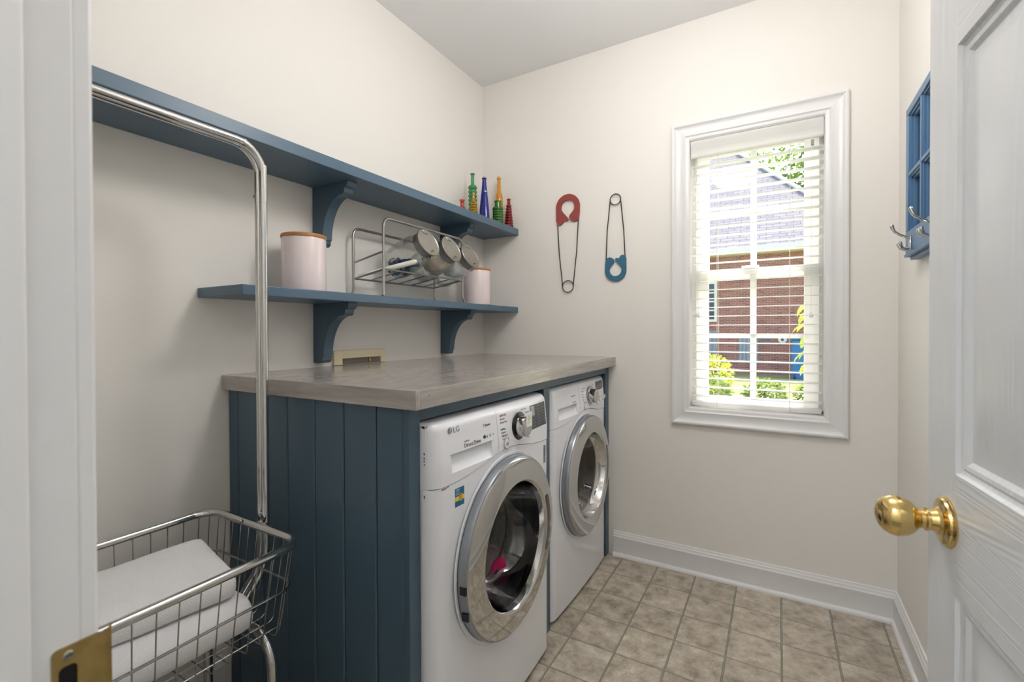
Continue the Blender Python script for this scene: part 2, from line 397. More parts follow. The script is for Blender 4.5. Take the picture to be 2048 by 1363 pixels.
# hallway behind the camera
HY = -3.95
wall('wall_hall_left', [(-T - 0.12, -T, HY, YF - T, -0.1, H)])
wall('wall_hall_right', [(W + T, W + 2 * T, HY, YF - T, -0.1, H)])
wall('wall_hall_back', [(-T, W + T, HY - T, HY, -0.1, H)])

# floor: slab in grout colour, single tiles on top
flr = MB().box(-T, W + T, -4.1, T, -0.1, -0.0016).build('floor', 'grout', smooth=0); struct(flr)
PX, PY, GX, GY = 0.1817, 0.186, 0.896, -0.1965
gap = 0.0062
xl = [GX + PX * k for k in range(-5, 8)]; yl = [GY - PY * k for k in range(-2, 13)]
full = None; tiles = []
rid = MB()
for i in range(len(xl) - 1):
    for j in range(len(yl) - 1):
        x0, x1 = xl[i] + gap / 2, xl[i + 1] - gap / 2
        y1, y0 = yl[j] - gap / 2, yl[j + 1] + gap / 2
        cx0, cx1, cy0, cy1 = max(x0, 0), min(x1, W), max(y0, YF - 0.06), min(y1, 0)
        if cx1 - cx0 < 0.006 or cy1 - cy0 < 0.006: continue
        if cx1 < 0.80 and cy0 > -1.56: continue
        cut = (abs(cx0 - x0) + abs(cx1 - x1) + abs(cy0 - y0) + abs(cy1 - y1)) > 1e-6
        ctr = ((x0 + x1) / 2, (y0 + y1) / 2, 0)
        if cut or full is None:
            b = MB(); e = 0.0012; zt = 0.0
            X0, X1, Y0, Y1 = cx0 - ctr[0], cx1 - ctr[0], cy0 - ctr[1], cy1 - ctr[1]
            b.add([(X0, Y0, -.0016), (X1, Y0, -.0016), (X1, Y1, -.0016), (X0, Y1, -.0016), (X0 + e, Y0 + e, 0), (X1 - e, Y0 + e, 0), (X1 - e, Y1 - e, 0), (X0 + e, Y1 - e, 0)],
                  [(4, 5, 6, 7), (0, 1, 5, 4), (1, 2, 6, 5), (2, 3, 7, 6), (3, 0, 4, 7), (3, 2, 1, 0)])
            o = b.build('tile', 'tile', flr, local=True, smooth=0); o.location = ctr
            if not cut: full = o
        else:
            o = full.copy(); COL.objects.link(o); o.location = ctr; o.parent = flr
for x in xl:
    if 0.6 < x < W: rid.box(x - 0.0011, x + 0.0011, YF, 0, -0.0016, -0.0004)
for y in yl:
    if YF < y < 0: rid.box(0.6, W, y - 0.0011, y + 0.0011, -0.0016, -0.0006)
g = rid.build('grout_ridge', 'grout2', flr, smooth=0); g['kind'] = 'stuff'

# baseboards: ogee top and shoe moulding
BP = [(0, 0), (0.026, 0), (0.026, 0.006), (0.0245, 0.012), (0.021, 0.0165), (0.0165, 0.019), (0.014, 0.0195), (0.0135, 0.094), (0.0145, 0.097), (0.0145, 0.103),
      (0.0125, 0.106), (0.0105, 0.111), (0.0105, 0.1155), (0.008, 0.119), (0.0055, 0.124), (0.0055, 0.129), (0.0, 0.131)]
b = MB(); b.prism([(-d, z) for d, z in BP], 0.84, W, 'x'); struct(b.build('baseboard_back', 'trim'))
b = MB(); b.prism([(W - d, z) for d, z in BP], YF, 0, 'y'); struct(b.build('baseboard_right', 'trim'))
b = MB(); b.prism([(d, z) for d, z in BP], YF, -1.60, 'y'); struct(b.build('baseboard_left', 'trim'))
b = MB(); b.prism([(YF + d, z) for d, z in BP], 0, JX0 - 0.08, 'x'); struct(b.build('baseboard_front', 'trim'))

# door frame: latch side jamb with strike plate, hinge side jamb, head
b = MB(); b.rbox(JX0 - 0.02, JX0, YF - T - 0.002, YF + 0.001, 0, DH, 0.0012, 2); b.rbox(JX0 - 0.001, JX0 + 0.011, YF - 0.065, YF - 0.029, 0, DH - 0.0, 0.004, 3)
tr1 = struct(b.build('trim_1', 'trim'))
b = MB(); b.rbox(JX1, JX1 + 0.02, YF - T - 0.002, YF + 0.001, 0, DH, 0.003); b.rbox(JX1 - 0.011, JX1 + 0.001, YF - 0.065, YF - 0.029, 0, DH, 0.003)
struct(b.build('trim_2', 'trim'))
b = MB(); b.rbox(JX0 - 0.02, JX1 + 0.02, YF - T - 0.002, YF + 0.001, DH, DH + 0.02, 0.003); b.rbox(JX0, JX1, YF - 0.065, YF - 0.029, DH - 0.011, DH, 0.003)
struct(b.build('trim_3', 'trim'))
def casing_frame(name, x0, x1, z1, y, sgn):
    b = MB(); cw = 0.06
    b.rbox(x0 - cw, x0, min(y, y + sgn * 0.014), max(y, y + sgn * 0.014), 0, z1 + cw, 0.003)
    b.rbox(x1, x1 + cw, min(y, y + sgn * 0.014), max(y, y + sgn * 0.014), 0, z1 + cw, 0.003)
    b.rbox(x0, x1, min(y, y + sgn * 0.014), max(y, y + sgn * 0.014), z1, z1 + cw, 0.003)
    struct(b.build(name, 'trim'))
casing_frame('trim_4', JX0 - 0.0008, JX1 + 0.0008, DH + 0.0008, YF, 1)
casing_frame('trim_5', JX0 - 0.016, JX1 + 0.016, DH + 0.016, YF - T, -1)
# strike plate with its curled lip and screws
sp = MB()
y0s, y1s, z0s, z1s = -2.3195, -2.2868, 0.906, 0.9645
def plate_ring(hole, outer, x0, x1, b):
    n = len(outer); vs = []
    for x in (x0, x1):
        for (y, z) in outer: vs.append((x, y, z))
        for (y, z) in hole: vs.append((x, y, z))
    fs = []
    for i in range(n):
        j = (i + 1) % n
        fs += [(i, j, n + j, n + i), (2 * n + i, 3 * n + i, 3 * n + j, 2 * n + j), (i, 2 * n + i, 2 * n + j, j), (n + i, n + j, 3 * n + j, 3 * n + i)]
    b.add(vs, fs)
def round_rect(y0, y1, z0, z1, r, n=5, rs=None):
    out = []
    for k, (cy, cz, a0) in enumerate(((y1 - r, z1 - r, 0), (y0 + r, z1 - r, 90), (y0 + r, z0 + r, 180), (y1 - r, z0 + r, 270))):
        for i in range(n):
            a = radians(a0 + 90 * i / (n - 1)); out.append((cy + r * cos(a), cz + r * sin(a)))
    return out
plate_ring(round_rect(-2.3155, -2.3040, 0.920, 0.9495, 0.004), round_rect(y0s, y1s, z0s, z1s, 0.0045), JX0 - 0.0002, JX0 + 0.0016, sp)
lip = [(JX0 + 0.0015, -2.2872), (JX0 + 0.0015, -2.2852), (JX0 - 0.0002, -2.2815), (JX0 - 0.004, -2.2798), (JX0 - 0.008, -2.279), (JX0 - 0.008, -2.2806), (JX0 - 0.0035, -2.2815), (JX0 - 0.0006, -2.284), (JX0 - 0.0002, -2.2872)]
sp.prism([(x, y) for x, y in lip], z0s + 0.0002, z1s - 0.0003, 'z')
spo = sp.build('strike_plate', 'brass_old', tr1); spo['label'] = 'tarnished brass strike plate'
b = MB(); b.box(JX0 - 0.012, JX0 + 0.0005, -2.3165, -2.3030, 0.919, 0.9505); b.build('latch_hole_shade', 'hole_shade', spo)  # solid dark block painted as the shade inside the latch hole
for z in (0.9575, 0.913):
    b = MB(); b.lathe([(0.0001, 0.0026), (0.0026, 0.0024), (0.0034, 0.0016), (0.0034, 0.0)], (JX0, -2.3095, z), 'x', 16); b.box(JX0 + 0.0024, JX0 + 0.0028, -2.3118, -2.3072, z - 0.0004, z + 0.0004, 1)
    b.build('screw', ['screw', 'hole_shade'], spo)

# ------------------------------------------------------------------ door (open inwards, six moulded panels)
ang = atan2(0.755, -0.075)
door = bpy.data.objects.new('door_1', bpy.data.meshes.new('door_1')); 
DWID, DHT, DTH = 0.758, 2.03, 0.035
ss = [0, 0.089, 0.335, 0.425, 0.671, DWID]; zz = [0.012, 0.22, 0.86, 1.022, 1.588, 1.70, 1.90, DHT]
def door_face(b, y, sg):
    for i in range(5):
        for j in range(7):
            s0, s1, a0, a1 = ss[i], ss[i + 1], zz[j], zz[j + 1]
            if i in (1, 3) and j in (1, 3, 5):
                prev = None
                for ins, dep in ((0, 0), (0.003, -0.0045), (0.008, -0.0065), (0.011, -0.0045), (0.016, -0.0055), (0.022, -0.0095), (0.030, -0.0095), (0.048, -0.0035)):
                    loop = [(s0 + ins, y + sg * dep, a0 + ins), (s1 - ins, y + sg * dep, a0 + ins), (s1 - ins, y + sg * dep, a1 - ins), (s0 + ins, y + sg * dep, a1 - ins)]
                    if prev: b.add(prev + loop, [(k, (k + 1) % 4, 4 + (k + 1) % 4, 4 + k) for k in range(4)])
                    prev = loop
                b.add(prev, [(0, 1, 2, 3)])
            else:
                b.add([(s0, y, a0), (s1, y, a0), (s1, y, a1), (s0, y, a1)], [(0, 1, 2, 3)], 1 if (i in (1, 3)) else 0)
b = MB(); door_face(b, 0.0, 1); door_face(b, -DTH, -1)
b.add([(0, 0, zz[0]), (0, -DTH, zz[0]), (0, -DTH, DHT), (0, 0, DHT)], [(0, 1, 2, 3)]); b.add([(DWID, 0, zz[0]), (DWID, -DTH, zz[0]), (DWID, -DTH, DHT), (DWID, 0, DHT)], [(0, 1, 2, 3)])
b.add([(0, 0, DHT), (0, -DTH, DHT), (DWID, -DTH, DHT), (DWID, 0, DHT)], [(0, 1, 2, 3)]); b.add([(0, 0, zz[0]), (0, -DTH, zz[0]), (DWID, -DTH, zz[0]), (DWID, 0, zz[0])], [(0, 1, 2, 3)])
door = struct(b.build('door_1', ['door_v', 'door_h'], smooth=20))
door.location = (1.88, -2.29, 0); door.rotation_euler = (0, 0, ang)
KS, KZ = 0.694, 0.950
for sg, y in ((1, 0.0), (-1, -DTH)):
    Rk = Matrix.Rotation(radians(-90 if sg > 0 else 90), 3, 'X')
    b = MB(); b.lathe([(0.034, 0), (0.0345, 0.002), (0.0325, 0.004), (0.031, 0.0046), (0.030, 0.007), (0.026, 0.0085), (0.019, 0.0095), (0.0165, 0.0125), (0.0001, 0.0125)], (KS, y, KZ), n=40, mat=Rk)
    kr = b.build('knob_rosette', 'brass', door, local=True)
    b = MB(); b.lathe([(0.0165, 0.010), (0.0145, 0.016), (0.0135, 0.020), (0.0155, 0.0215), (0.0155, 0.0245), (0.013, 0.026), (0.0125, 0.030), (0.0165, 0.0345), (0.0215, 0.039), (0.0255, 0.045), (0.0275, 0.052),
                       (0.0278, 0.058), (0.0262, 0.065), (0.0225, 0.0715), (0.0165, 0.0765), (0.0085, 0.0795), (0.0001, 0.0803)], (KS, y, KZ), n=40, mat=Rk)
    kb = b.build('door_knob', 'brass', door, local=True); kb['label'] = 'polished brass round knob'
for z in (0.25, 1.05, 1.80):
    b = MB(); b.tube([(-0.004, 0.004, z - 0.045), (-0.004, 0.004, z + 0.045)], 0.006, 10); b.build('hinge', 'brass', door, local=True)

# ================================================================== WINDOW
win = struct(empty('window_1', (1.506, 0, 0.744)))
CX0, CX1, CZ0, CZ1 = 1.143, 1.869, 0.744, 2.2345
IX0, IX1, IZ0, IZ1 = 1.2295, 1.7850, 0.8335, 2.1475
CP = [(0.0, 0.0), (0.0, 0.019), (0.004, 0.0215), (0.010, 0.0215), (0.0135, 0.0195), (0.016, 0.0165), (0.026, 0.0125), (0.040, 0.0115), (0.050, 0.0125), (0.058, 0.0150), (0.063, 0.0155), (0.066, 0.0135), (0.069, 0.0105), (0.076, 0.0095), (0.080, 0.0090), (0.0835, 0.0065), (0.0865, 0.0), ]
for side in range(4):
    vs = []; ow = [(CX0, CZ0), (CX1, CZ0), (CX1, CZ1), (CX0, CZ1)]
    p, q = ow[side], ow[(side + 1) % 4]
    d = Vector((q[0] - p[0], q[1] - p[1])).normalized(); nin = Vector((-d.y, d.x)); L = sqrt((q[0] - p[0]) ** 2 + (q[1] - p[1]) ** 2)
    n = len(CP); b = MB()
    for (o_, dep) in CP:
        a = Vector(p) + d * o_ + nin * o_; vs.append((a.x, -dep, a.y))
    for (o_, dep) in CP:
        a = Vector(p) + d * (L - o_) + nin * o_; vs.append((a.x, -dep, a.y))
    b.add(vs, [(i, i + 1, n + i + 1, n + i) for i in range(n - 1)] + [tuple(range(n)), tuple(range(2 * n - 1, n - 1, -1))])
    b.build('casing', 'trim', win, smooth=35)
b = MB()
for q in ((WX0, IX0 - 0.0, -0.001, T, WZ0, WZ1), (IX1, WX1, -0.001, T, WZ0, WZ1), (IX0, IX1, -0.001, T, WZ0, IZ0), (IX0, IX1, -0.001, T, IZ1, WZ1)): b.box(*q)
b.build('window_jamb', 'trim', win, smooth=0)
# two sashes with muntins and panes
def sash(z0, z1, y0, y1, x0, x1, st, br_, tr_):
    b = MB()
    b.rbox(x0, x0 + st, y0, y1, z0, z1, 0.003); b.rbox(x1 - st, x1, y0, y1, z0, z1, 0.003)
    b.rbox(x0 + st - .001, x1 - st + .001, y0, y1, z0, z0 + br_, 0.003); b.rbox(x0 + st - .001, x1 - st + .001, y0, y1, z1 - tr_, z1, 0.003)
    s = b.build('window_sash', 'vinylwin', win)
    gx0, gx1, gz0, gz1 = x0 + st, x1 - st, z0 + br_, z1 - tr_; ym = (y0 + y1) / 2; xm, zm = 1.505, (gz0 + gz1) / 2
    MB().rbox(xm - 0.0135, xm + 0.0135, ym - 0.008, ym + 0.008, gz0, gz1, 0.003).build('muntin', 'vinylwin', s)
    MB().rbox(gx0, gx1, ym - 0.0078, ym + 0.0078, zm - 0.011, zm + 0.011, 0.003).build('muntin', 'vinylwin', s)
    for (a, c_) in ((gx0, xm), (xm, gx1)):
        for (e_, f_) in ((gz0, zm), (zm, gz1)):
            MB().add([(a, ym, e_), (c_, ym, e_), (c_, ym, f_), (a, ym, f_)], [(0, 1, 2, 3)]).build('pane', 'glass', s, smooth=0)
    return s
sash(0.838, 1.512, 0.072, 0.094, 1.248, 1.770, 0.058, 0.046, 0.030)
sash(1.462, 2.110, 0.096, 0.118, 1.248, 1.770, 0.058, 0.046, 0.030)
MB().rbox(1.455, 1.53, 0.055, 0.094, 1.512, 1.522, 0.003).build('sash_lock', 'vinylwin', win)
b = MB(); b.box(IX0, IX1, 0.10, 0.119, 2.108, IZ1); b.box(IX0, 1.249, 0.066, 0.119, IZ0, IZ1); b.box(1.769, IX1, 0.066, 0.119, IZ0, IZ1); b.box(IX0, IX1, 0.066, 0.119, IZ0, 0.842)
b.build('window_frame', 'vinylwin', win, smooth=0)

# blind: 27 slats, valance, bottom rail, ladder cords, pulls
bl = empty('window_blind', (1.507, 0.03, 0.838)); tag(bl, 'white wooden slat blind hanging open inside the window frame', 'blind')
first = None
for k in range(27):
    z = 2.022 - 0.0437 * k
    if first is None:
        b = MB(); n = 6; vs = []; prof = []
        for i in range(n + 1): prof.append((-0.0245 + 0.049 * i / n, 0.0012 * (1 - (2 * i / n - 1) ** 2) + 0.0014))
        for i in range(n, -1, -1): prof.append((-0.0245 + 0.049 * i / n, 0.0012 * (1 - (2 * i / n - 1) ** 2) - 0.0014))
        b.prism([(y, zz_) for y, zz_ in prof], -0.2705, 0.2705, 'x')
        first = b.build('slat', 'blind', bl, local=True); o = first
    else:
        o = first.copy(); COL.objects.link(o); o.parent = bl
    o.location = (0, 0, z - 0.838); o.rotation_euler = (radians(2.0 + RND.uniform(-1.2, 1.2)), 0, 0)
b = MB(); b.prism([(0.004, 2.058), (-0.004, 2.060), (-0.006, 2.068), (-0.004, 2.074), (-0.004, 2.098), (-0.0065, 2.104), (-0.0065, 2.118), (-0.009, 2.124), (-0.010, 2.140), (-0.004, 2.143), (0.004, 2.143)], 1.2345, 1.780, 'x')
b.build('valance', 'blind', bl)
b = MB(); b.rbox(1.238, 1.776, 0.006, 0.055, 2.075, 2.115, 0.002); b.build('head_rail', 'blind', bl)
b = MB(); b.rbox(1.2385, 1.7755, 0.006, 0.056, 0.8385, 0.8575, 0.003); b.build('bottom_rail', 'blind', bl)
for x in (1.352, 1.655):
    for y in (0.0035, 0.0565):
        MB().tube([(x, y, 0.85), (x, y, 2.08)], 0.0010, 6).build('ladder_cord', 'cord', bl)
    MB().lathe([(0.0001, -0.004), (0.004, -0.003), (0.005, 0), (0.004, 0.003), (0.0001, 0.004)], (x, 0.004, 0.846), 'y', 14).build('cord_plug', 'blind', bl)
for (x, z) in ((1.256, 1.290), (1.268, 1.287), (1.735, 1.280)):
    p = MB().tube([(x, -0.004, 2.06), (x, -0.004, z + 0.016)], 0.0009, 6).build('pull_cord', 'cord', bl)
    MB().lathe([(0.0015, 0.018), (0.003, 0.012), (0.0065, 0.002), (0.0078, -0.006), (0.0065, -0.012), (0.0001, -0.015)], (x, -0.004, z), n=14).build('tassel', 'blind', p)
b = MB(); b.rbox(1.733, 1.745, -0.006, 0.004, 2.025, 2.050, 0.002); b.build('cord_lock', 'greybox', bl)

# ================================================================== COUNTER AND ENCLOSURE
ct = MB().rbox(0.001, 0.852, -1.5772, -0.001, 1.020, 1.0684, 0.002, 2).build('countertop', 'counter', loc=(0.42, -0.8, 1.02))
MB().rbox(0.001, 0.8521, -1.595, -1.5768, 1.0198, 1.0684, 0.002, 2).build('edge_board', 'counter_x', ct)
tag(ct, 'grey-stained wooden countertop over the washer and dryer', 'countertop')
for (x, y) in ((0.8525, -1.545), (0.8525, -1.30), (0.8525, -0.98), (0.8525, -0.55)):
    MB().lathe([(0.0014, 0), (0.0001, 0.0003)], (x - 0.0004, y, 1.052), 'x', 8).build('nail_hole', 'hole_shade', ct)
for x in (0.35, 0.60, 0.77): MB().lathe([(0.0014, 0), (0.0001, -0.0003)], (x, -1.5948, 1.050), 'y', 8).build('nail_hole', 'hole_shade', ct)
en = empty('appliance_surround', (0.4, -1.575, 0)); tag(en, 'blue-painted plank surround boxing in the washer and dryer', 'cabinet')
seams = [0.002, 0.058, 0.190, 0.320, 0.446, 0.569, 0.694, 0.7905]
for i in range(len(seams) - 1):
    x0, x1 = seams[i], seams[i + 1]; e = 0.0034; g_ = 0.0019; y0, y1 = -1.574, -1.556
    b = MB(); b.prism([(x0 + g_, y1), (x0 + g_, y0 + e), (x0 + g_ + e, y0), (x1 - g_ - e, y0), (x1 - g_, y0 + e), (x1 - g_, y1)], 0.0, 1.0198, 'z'); b.build('plank', 'blue', en, smooth=0)
MB().rbox(0.7915, 0.812, -1.576, -1.535, 0, 1.0198, 0.0015).build('stile', 'blue', en)
MB().rbox(0.790, 0.812, -0.806, -0.752, 0, 0.982, 0.0015).build('stile', 'blue', en)
MB().rbox(0.790, 0.812, -0.052, -0.001, 0, 1.0198, 0.0015).build('stile', 'blue', en)
MB().rbox(0.790, 0.8121, -1.535, -0.052, 0.983, 1.0198, 0.0015).build('top_rail', 'blue', en)
MB().box(0.002, 0.790, -1.556, -1.551, 0, 1.0198).build('backing_board', 'dark', en, smooth=0)
MB().box(0.03, 0.790, -0.79, -0.77, 0, 1.0198).build('divider', 'blue', en, smooth=0)

# ================================================================== WASHER AND DRYER
def machine(name, y0, y1, xf, label, cat, dryer=False):
    yc = (y0 + y1) / 2; root = empty(name, (xf - 0.35, yc, 0)); tag(root, label, cat)
    ry, rz, R = yc + 0.012, 0.540, 0.272
    zt, zbm = 0.975, 0.018
    hw = (y1 - y0) / 2
    def px(y):  # plan profile of the front: gently bowed with rounded corners
        a = abs(y - yc); r = 0.036; bow = -0.010 * (a / hw) ** 2
        e = a - (hw - r)
        if e > 0: bow -= r - sqrt(max(0, r * r - min(e, r) ** 2))
        return xf + bow
    def zs(y):
        u = (y - ry) / 0.17
        return 0.806 + 0.036 * math.exp(-u * u)
    ys = []
    for k in range(61):
        t = -1 + 2 * k / 60; t = math.copysign(1 - (1 - abs(t)) ** 1.7, t) if abs(t) > 1e-9 else 0
        ys.append(yc + t * hw)
    # cabinet behind the fronts
    if True:
        # cabinet with an open front so that the inside can be seen through the glass
        b = MB(); x0c, x1c = 0.10, xf - 0.040
        b.rbox(x0c, x1c, y0 + 0.001, y0 + 0.012, zbm, zt - 0.004, 0.003); b.rbox(x0c, x1c, y1 - 0.012, y1 - 0.001, zbm, zt - 0.004, 0.003)
        b.rbox(x0c, x1c, y0 + 0.001, y1 - 0.001, zt - 0.016, zt - 0.004, 0.003); b.rbox(x0c, x1c, y0 + 0.001, y1 - 0.001, zbm, zbm + 0.012, 0.003); b.rbox(x0c, x0c + 0.01, y0 + 0.001, y1 - 0.001, zbm, zt - 0.004, 0.003)
        b.build('cabinet', 'appl_side', root)
    # lower front with round opening
    Rh = 0.205; n = 96; b = MB(); rings = []
    angs = [2 * pi * k / n for k in range(n)]
    for (yy_, zz_) in ((y0, zbm), (y1, zbm), (y0, zs(y0) - 0.0018), (y1, zs(y1) - 0.0018)): angs.append(atan2(zz_ - rz, yy_ - ry) % (2 * pi))
    for rc in (0.006, 0.013, 0.022, 0.036):
        for ye in (y0 + rc, y1 - rc):
            angs.append(atan2(zbm - rz, ye - ry) % (2 * pi)); angs.append(atan2(zs(ye) - 0.0018 - rz, ye - ry) % (2 * pi))
    angs = sorted(angs); n = len(angs)
    for a in angs:
        dy, dz = cos(a), sin(a)
        ts = []
        if dy > 1e-9: ts.append((y1 - ry) / dy)
        if dy < -1e-9: ts.append((y0 - ry) / dy)
        if dz < -1e-9: ts.append((zbm - rz) / dz)
        t = min(ts) if ts else 9
        if dz > 0:
            lo, hi = 0.2, min(t, 0.9)
            for _ in range(30):
                mid = (lo + hi) / 2
                if rz + dz * mid < zs(ry + dy * mid) - 0.0018: lo = mid
                else: hi = mid
            t = lo
        rings.append((a, t))
    st = [0, 0.05, 0.15, 0.3, 0.5, 0.65, 0.78, 0.86, 0.91, 0.94, 0.965, 0.982, 0.993, 1.0]
    vs = []
    for (a, t) in rings:
        for s_ in st:
            rr = Rh + (t - Rh) * s_; y, z = ry + cos(a) * rr, rz + sin(a) * rr
            vs.append((px(y) - 0.002, y, z))
    m = len(st); b.add(vs, [(k * m + i, k * m + i + 1, ((k + 1) % n) * m + i + 1, ((k + 1) % n) * m + i) for k in range(n) for i in range(m - 1)])
    # returns at the sides
    for ysd in (y0, y1): b.add([(px(ysd) - 0.002, ysd, zbm), (xf - 0.055, ysd, zbm), (xf - 0.055, ysd, zs(ysd) - 0.0018), (px(ysd) - 0.002, ysd, zs(ysd) - 0.0018)], [(0, 1, 2, 3)])
    b.build('front_panel', 'appl', root, smooth=40)
    # dark strip coloured as the shade inside the seam gap
    MB().box(xf - 0.06, xf - 0.052, y0 + 0.01, y1 - 0.01, 0.79, 0.86).build('seam_shade', 'dark', root, smooth=0)
    # control panel above the arched seam, top edge rolled over; the detergent drawer is its left part, with a scooped grip
    ya, yb = yc - 0.273, yc - 0.080; ysl = yc - 0.046
    Zr = [0, 0.8335, 0.8350, 0.8375, 0.841, 0.846, 0.852, 0.859, 0.866, 0.873, 0.879, 0.8818, 0.8832, 0.8845, 0.888, 0.895, 0.905, 0.918, 0.932, 0.945, zt - 0.022]
    def recess(y, z):
        if not (ya < y < yb) or z > 0.8833: return 0.0
        e = min(1.0, min(y - ya, yb - y) / 0.012); e = sqrt(max(0, 1 - (1 - e) ** 2))
        t = max(0.0, min(1.0, (z - 0.8350) / (0.8815 - 0.8350)))
        return 0.024 * (t ** 0.85) * e
    def panel_strip(nm, ycols, par, ends):
        b = MB(); vs = []; m = len(Zr) + 9
        for y in ycols:
            zb = zs(y)
            for Z in Zr:
                z = max(Z, zb); vs.append((px(y) - 0.010 * max(0, z - 0.86) / 0.1 - recess(y, z), y, z))
            for q in range(1, 9):
                a = q / 8 * pi / 2; z = zt - 0.022 + 0.022 * sin(a); vs.append((px(y) - 0.010 * (z - 0.86) / 0.1 - 0.026 * (1 - cos(a)), y, z))
            vs.append((xf - 0.10, y, zt + 0.001))
        ny = len(ycols)
        for k in range(ny - 1):
            for q in range(m - 1):
                b.add([vs[k * m + q], vs[k * m + q + 1], vs[(k + 1) * m + q + 1], vs[(k + 1) * m + q]], [(0, 1, 2, 3)])
        lv = []
        for y in ycols: lv += [(px(y), y, zs(y)), (px(y) - 0.02, y, zs(y))]
        b.add(lv, [(2 * k, 2 * k + 1, 2 * k + 3, 2 * k + 2) for k in range(ny - 1)])
        for ysd, kk in ends:
            loop_ = vs[kk * m:(kk + 1) * m]; b.add(loop_ + [(xf - 0.10, ysd, zs(ysd))], [tuple(range(m + 1))])
        return b.build(nm, 'appl', par, smooth=35)
    extra = [ya + q for q in (0.0001, 0.0015, 0.004, 0.008, 0.012)] + [yb - q for q in (0.0001, 0.0015, 0.004, 0.008, 0.012)]
    cl = sorted([y for y in ys + extra if y < ysl - 0.001]) + [ysl - 0.0006]; cr_ = [ysl + 0.0006] + sorted([y for y in ys if y > ysl + 0.001])
    cp = panel_strip('control_panel', cr_, root, [(y1, len(cr_) - 1)])
    panel_strip('detergent_drawer', cl, root, [(y0, 0)])
    def pt(y, z, d=0.0): return (px(y) - 0.010 * max(0, (z - 0.86)) / 0.1 + d, y, z)
    # dial
    ky, kz = yc + 0.088, 0.897
    kx = pt(ky, kz)[0]
    b = MB(); b.lathe([(0.046, 0.0), (0.0465, 0.003), (0.045, 0.0045), (0.036, 0.006), (0.036, 0.003), (0.0001, 0.003)], (kx, ky, kz), 'x', 48); b.build('dial_ring', 'black' if not dryer else 'silver', cp)
    b = MB(); b.lathe([(0.034, 0.003), (0.0345, 0.010), (0.033, 0.030), (0.0325, 0.033), (0.030, 0.035), (0.0001, 0.0352)], (kx, ky, kz), 'x', 48)
    dk = b.build('dial', 'chrome', cp)
    if dryer:
        b = MB(); b.lathe([(0.040, 0.002), (0.0405, 0.006), (0.0345, 0.008)], (kx, ky, kz), 'x', 48, caps=False); b.build('dial_collar', 'chrome', dk)
    else:
        b = MB(); b.box(kx + 0.0350, kx + 0.0358, ky - 0.012, ky + 0.028, kz + 0.000, kz + 0.048); b.build('dial_patch', 'print_white', dk)  # white patch on the dial face
        b = MB()
        for (u, v) in ((0.0, 0.012), (0.010, 0.014), (0.002, 0.024), (0.012, 0.026), (0.004, 0.034)): b.box(kx + 0.0358, kx + 0.0361, ky + u - 0.003, ky + u + 0.003, kz + v - 0.003, kz + v + 0.003)
        b.build('patch_dots', 'green_dot', dk)
    # display
    d0, d1, z0d, z1d = (yc + 0.178, yc + 0.322, 0.866, 0.949) if not dryer else (yc + 0.180, yc + 0.296, 0.910, 0.954)
    b = MB(); g8 = []
    for i in range(9):
        y = d0 + (d1 - d0) * i / 8; e_ = 0 if not dryer else 0.004 * ((i / 4 - 1) ** 2)
        g8 += [pt(y, z0d + e_, 0.0006), pt(y, z1d, 0.0006)]
    b.add(g8, [(2 * i, 2 * i + 2, 2 * i + 3, 2 * i + 1) for i in range(8)]); b.build('display', 'dark', cp, smooth=60)
    if not dryer:
        b = MB(); yy0 = d0 + 0.003
        b.add([pt(yy0, 0.912, 0.0012), pt(yy0 + 0.032, 0.912, 0.0012), pt(yy0 + 0.032, 0.946, 0.0012), pt(yy0, 0.946, 0.0012)], [(0, 1, 2, 3)]); b.build('display_sticker', 'print_light', cp, smooth=0)
        b = MB()
        for r_ in range(7):
            for c_ in range(3):
                if c_ == 0 and r_ < 3: continue
                y = d0 + 0.010 + 0.045 * c_; z = 0.941 - 0.011 * r_
                b.add([pt(y, z, 0.0010), pt(y + 0.026, z, 0.0010), pt(y + 0.026, z + 0.0012, 0.0010), pt(y, z + 0.0012, 0.0010)], [(0, 1, 2, 3)])
        b.build('display_print', 'print_grey', cp, smooth=0)
    else:
        b = MB()
        for (y, z, ww) in ((0.195, 0.932, 0.03), (0.245, 0.932, 0.03), (0.190, 0.920, 0.09)):
            b.add([pt(yc + y, z, 0.0010), pt(yc + y + ww, z, 0.0010), pt(yc + y + ww, z + 0.003, 0.0010), pt(yc + y, z + 0.003, 0.0010)], [(0, 1, 2, 3)])
        b.build('display_print', 'print_light', cp, smooth=0)
    def button(y, z, r):
        x = pt(y, z)[0]
        o = MB().lathe([(r, 0), (r, 0.003), (r * 0.86, 0.0042), (r * 0.82, 0.0032)], (x, y, z), 'x', 28).build('button_ring', 'chrome', cp)
        MB().lathe([(r * 0.83, 0.001), (r * 0.8, 0.0042), (0.0001, 0.0048)], (x, y, z), 'x', 28).build('button', 'appl', cp)
        return x
    if not dryer:
        for (y, z, r) in ((yc - 0.002, 0.857, 0.0175), (yc + 0.154, 0.859, 0.0125)): button(y, z, r)
        xb = pt(yc, 0.857)[0] + 0.0052
        b = MB(); b.tube([(xb, yc - 0.002 + 0.005 * sin(radians(a)), 0.857 + 0.005 * cos(radians(a))) for a in range(40, 321, 20)], 0.0005, 5); b.tube([(xb, yc - 0.002, 0.8575), (xb, yc - 0.002, 0.8635)], 0.0005, 5); b.build('power_symbol', 'print_dark', cp)
        xb = pt(yc + 0.154, 0.859)[0] + 0.0052
        b = MB(); b.add([(xb, yc + 0.151, 0.862), (xb, yc + 0.151, 0.856), (xb, yc + 0.157, 0.859)], [(0, 1, 2)]); b.build('play_symbol', 'print_dark', cp, smooth=0)
    else:
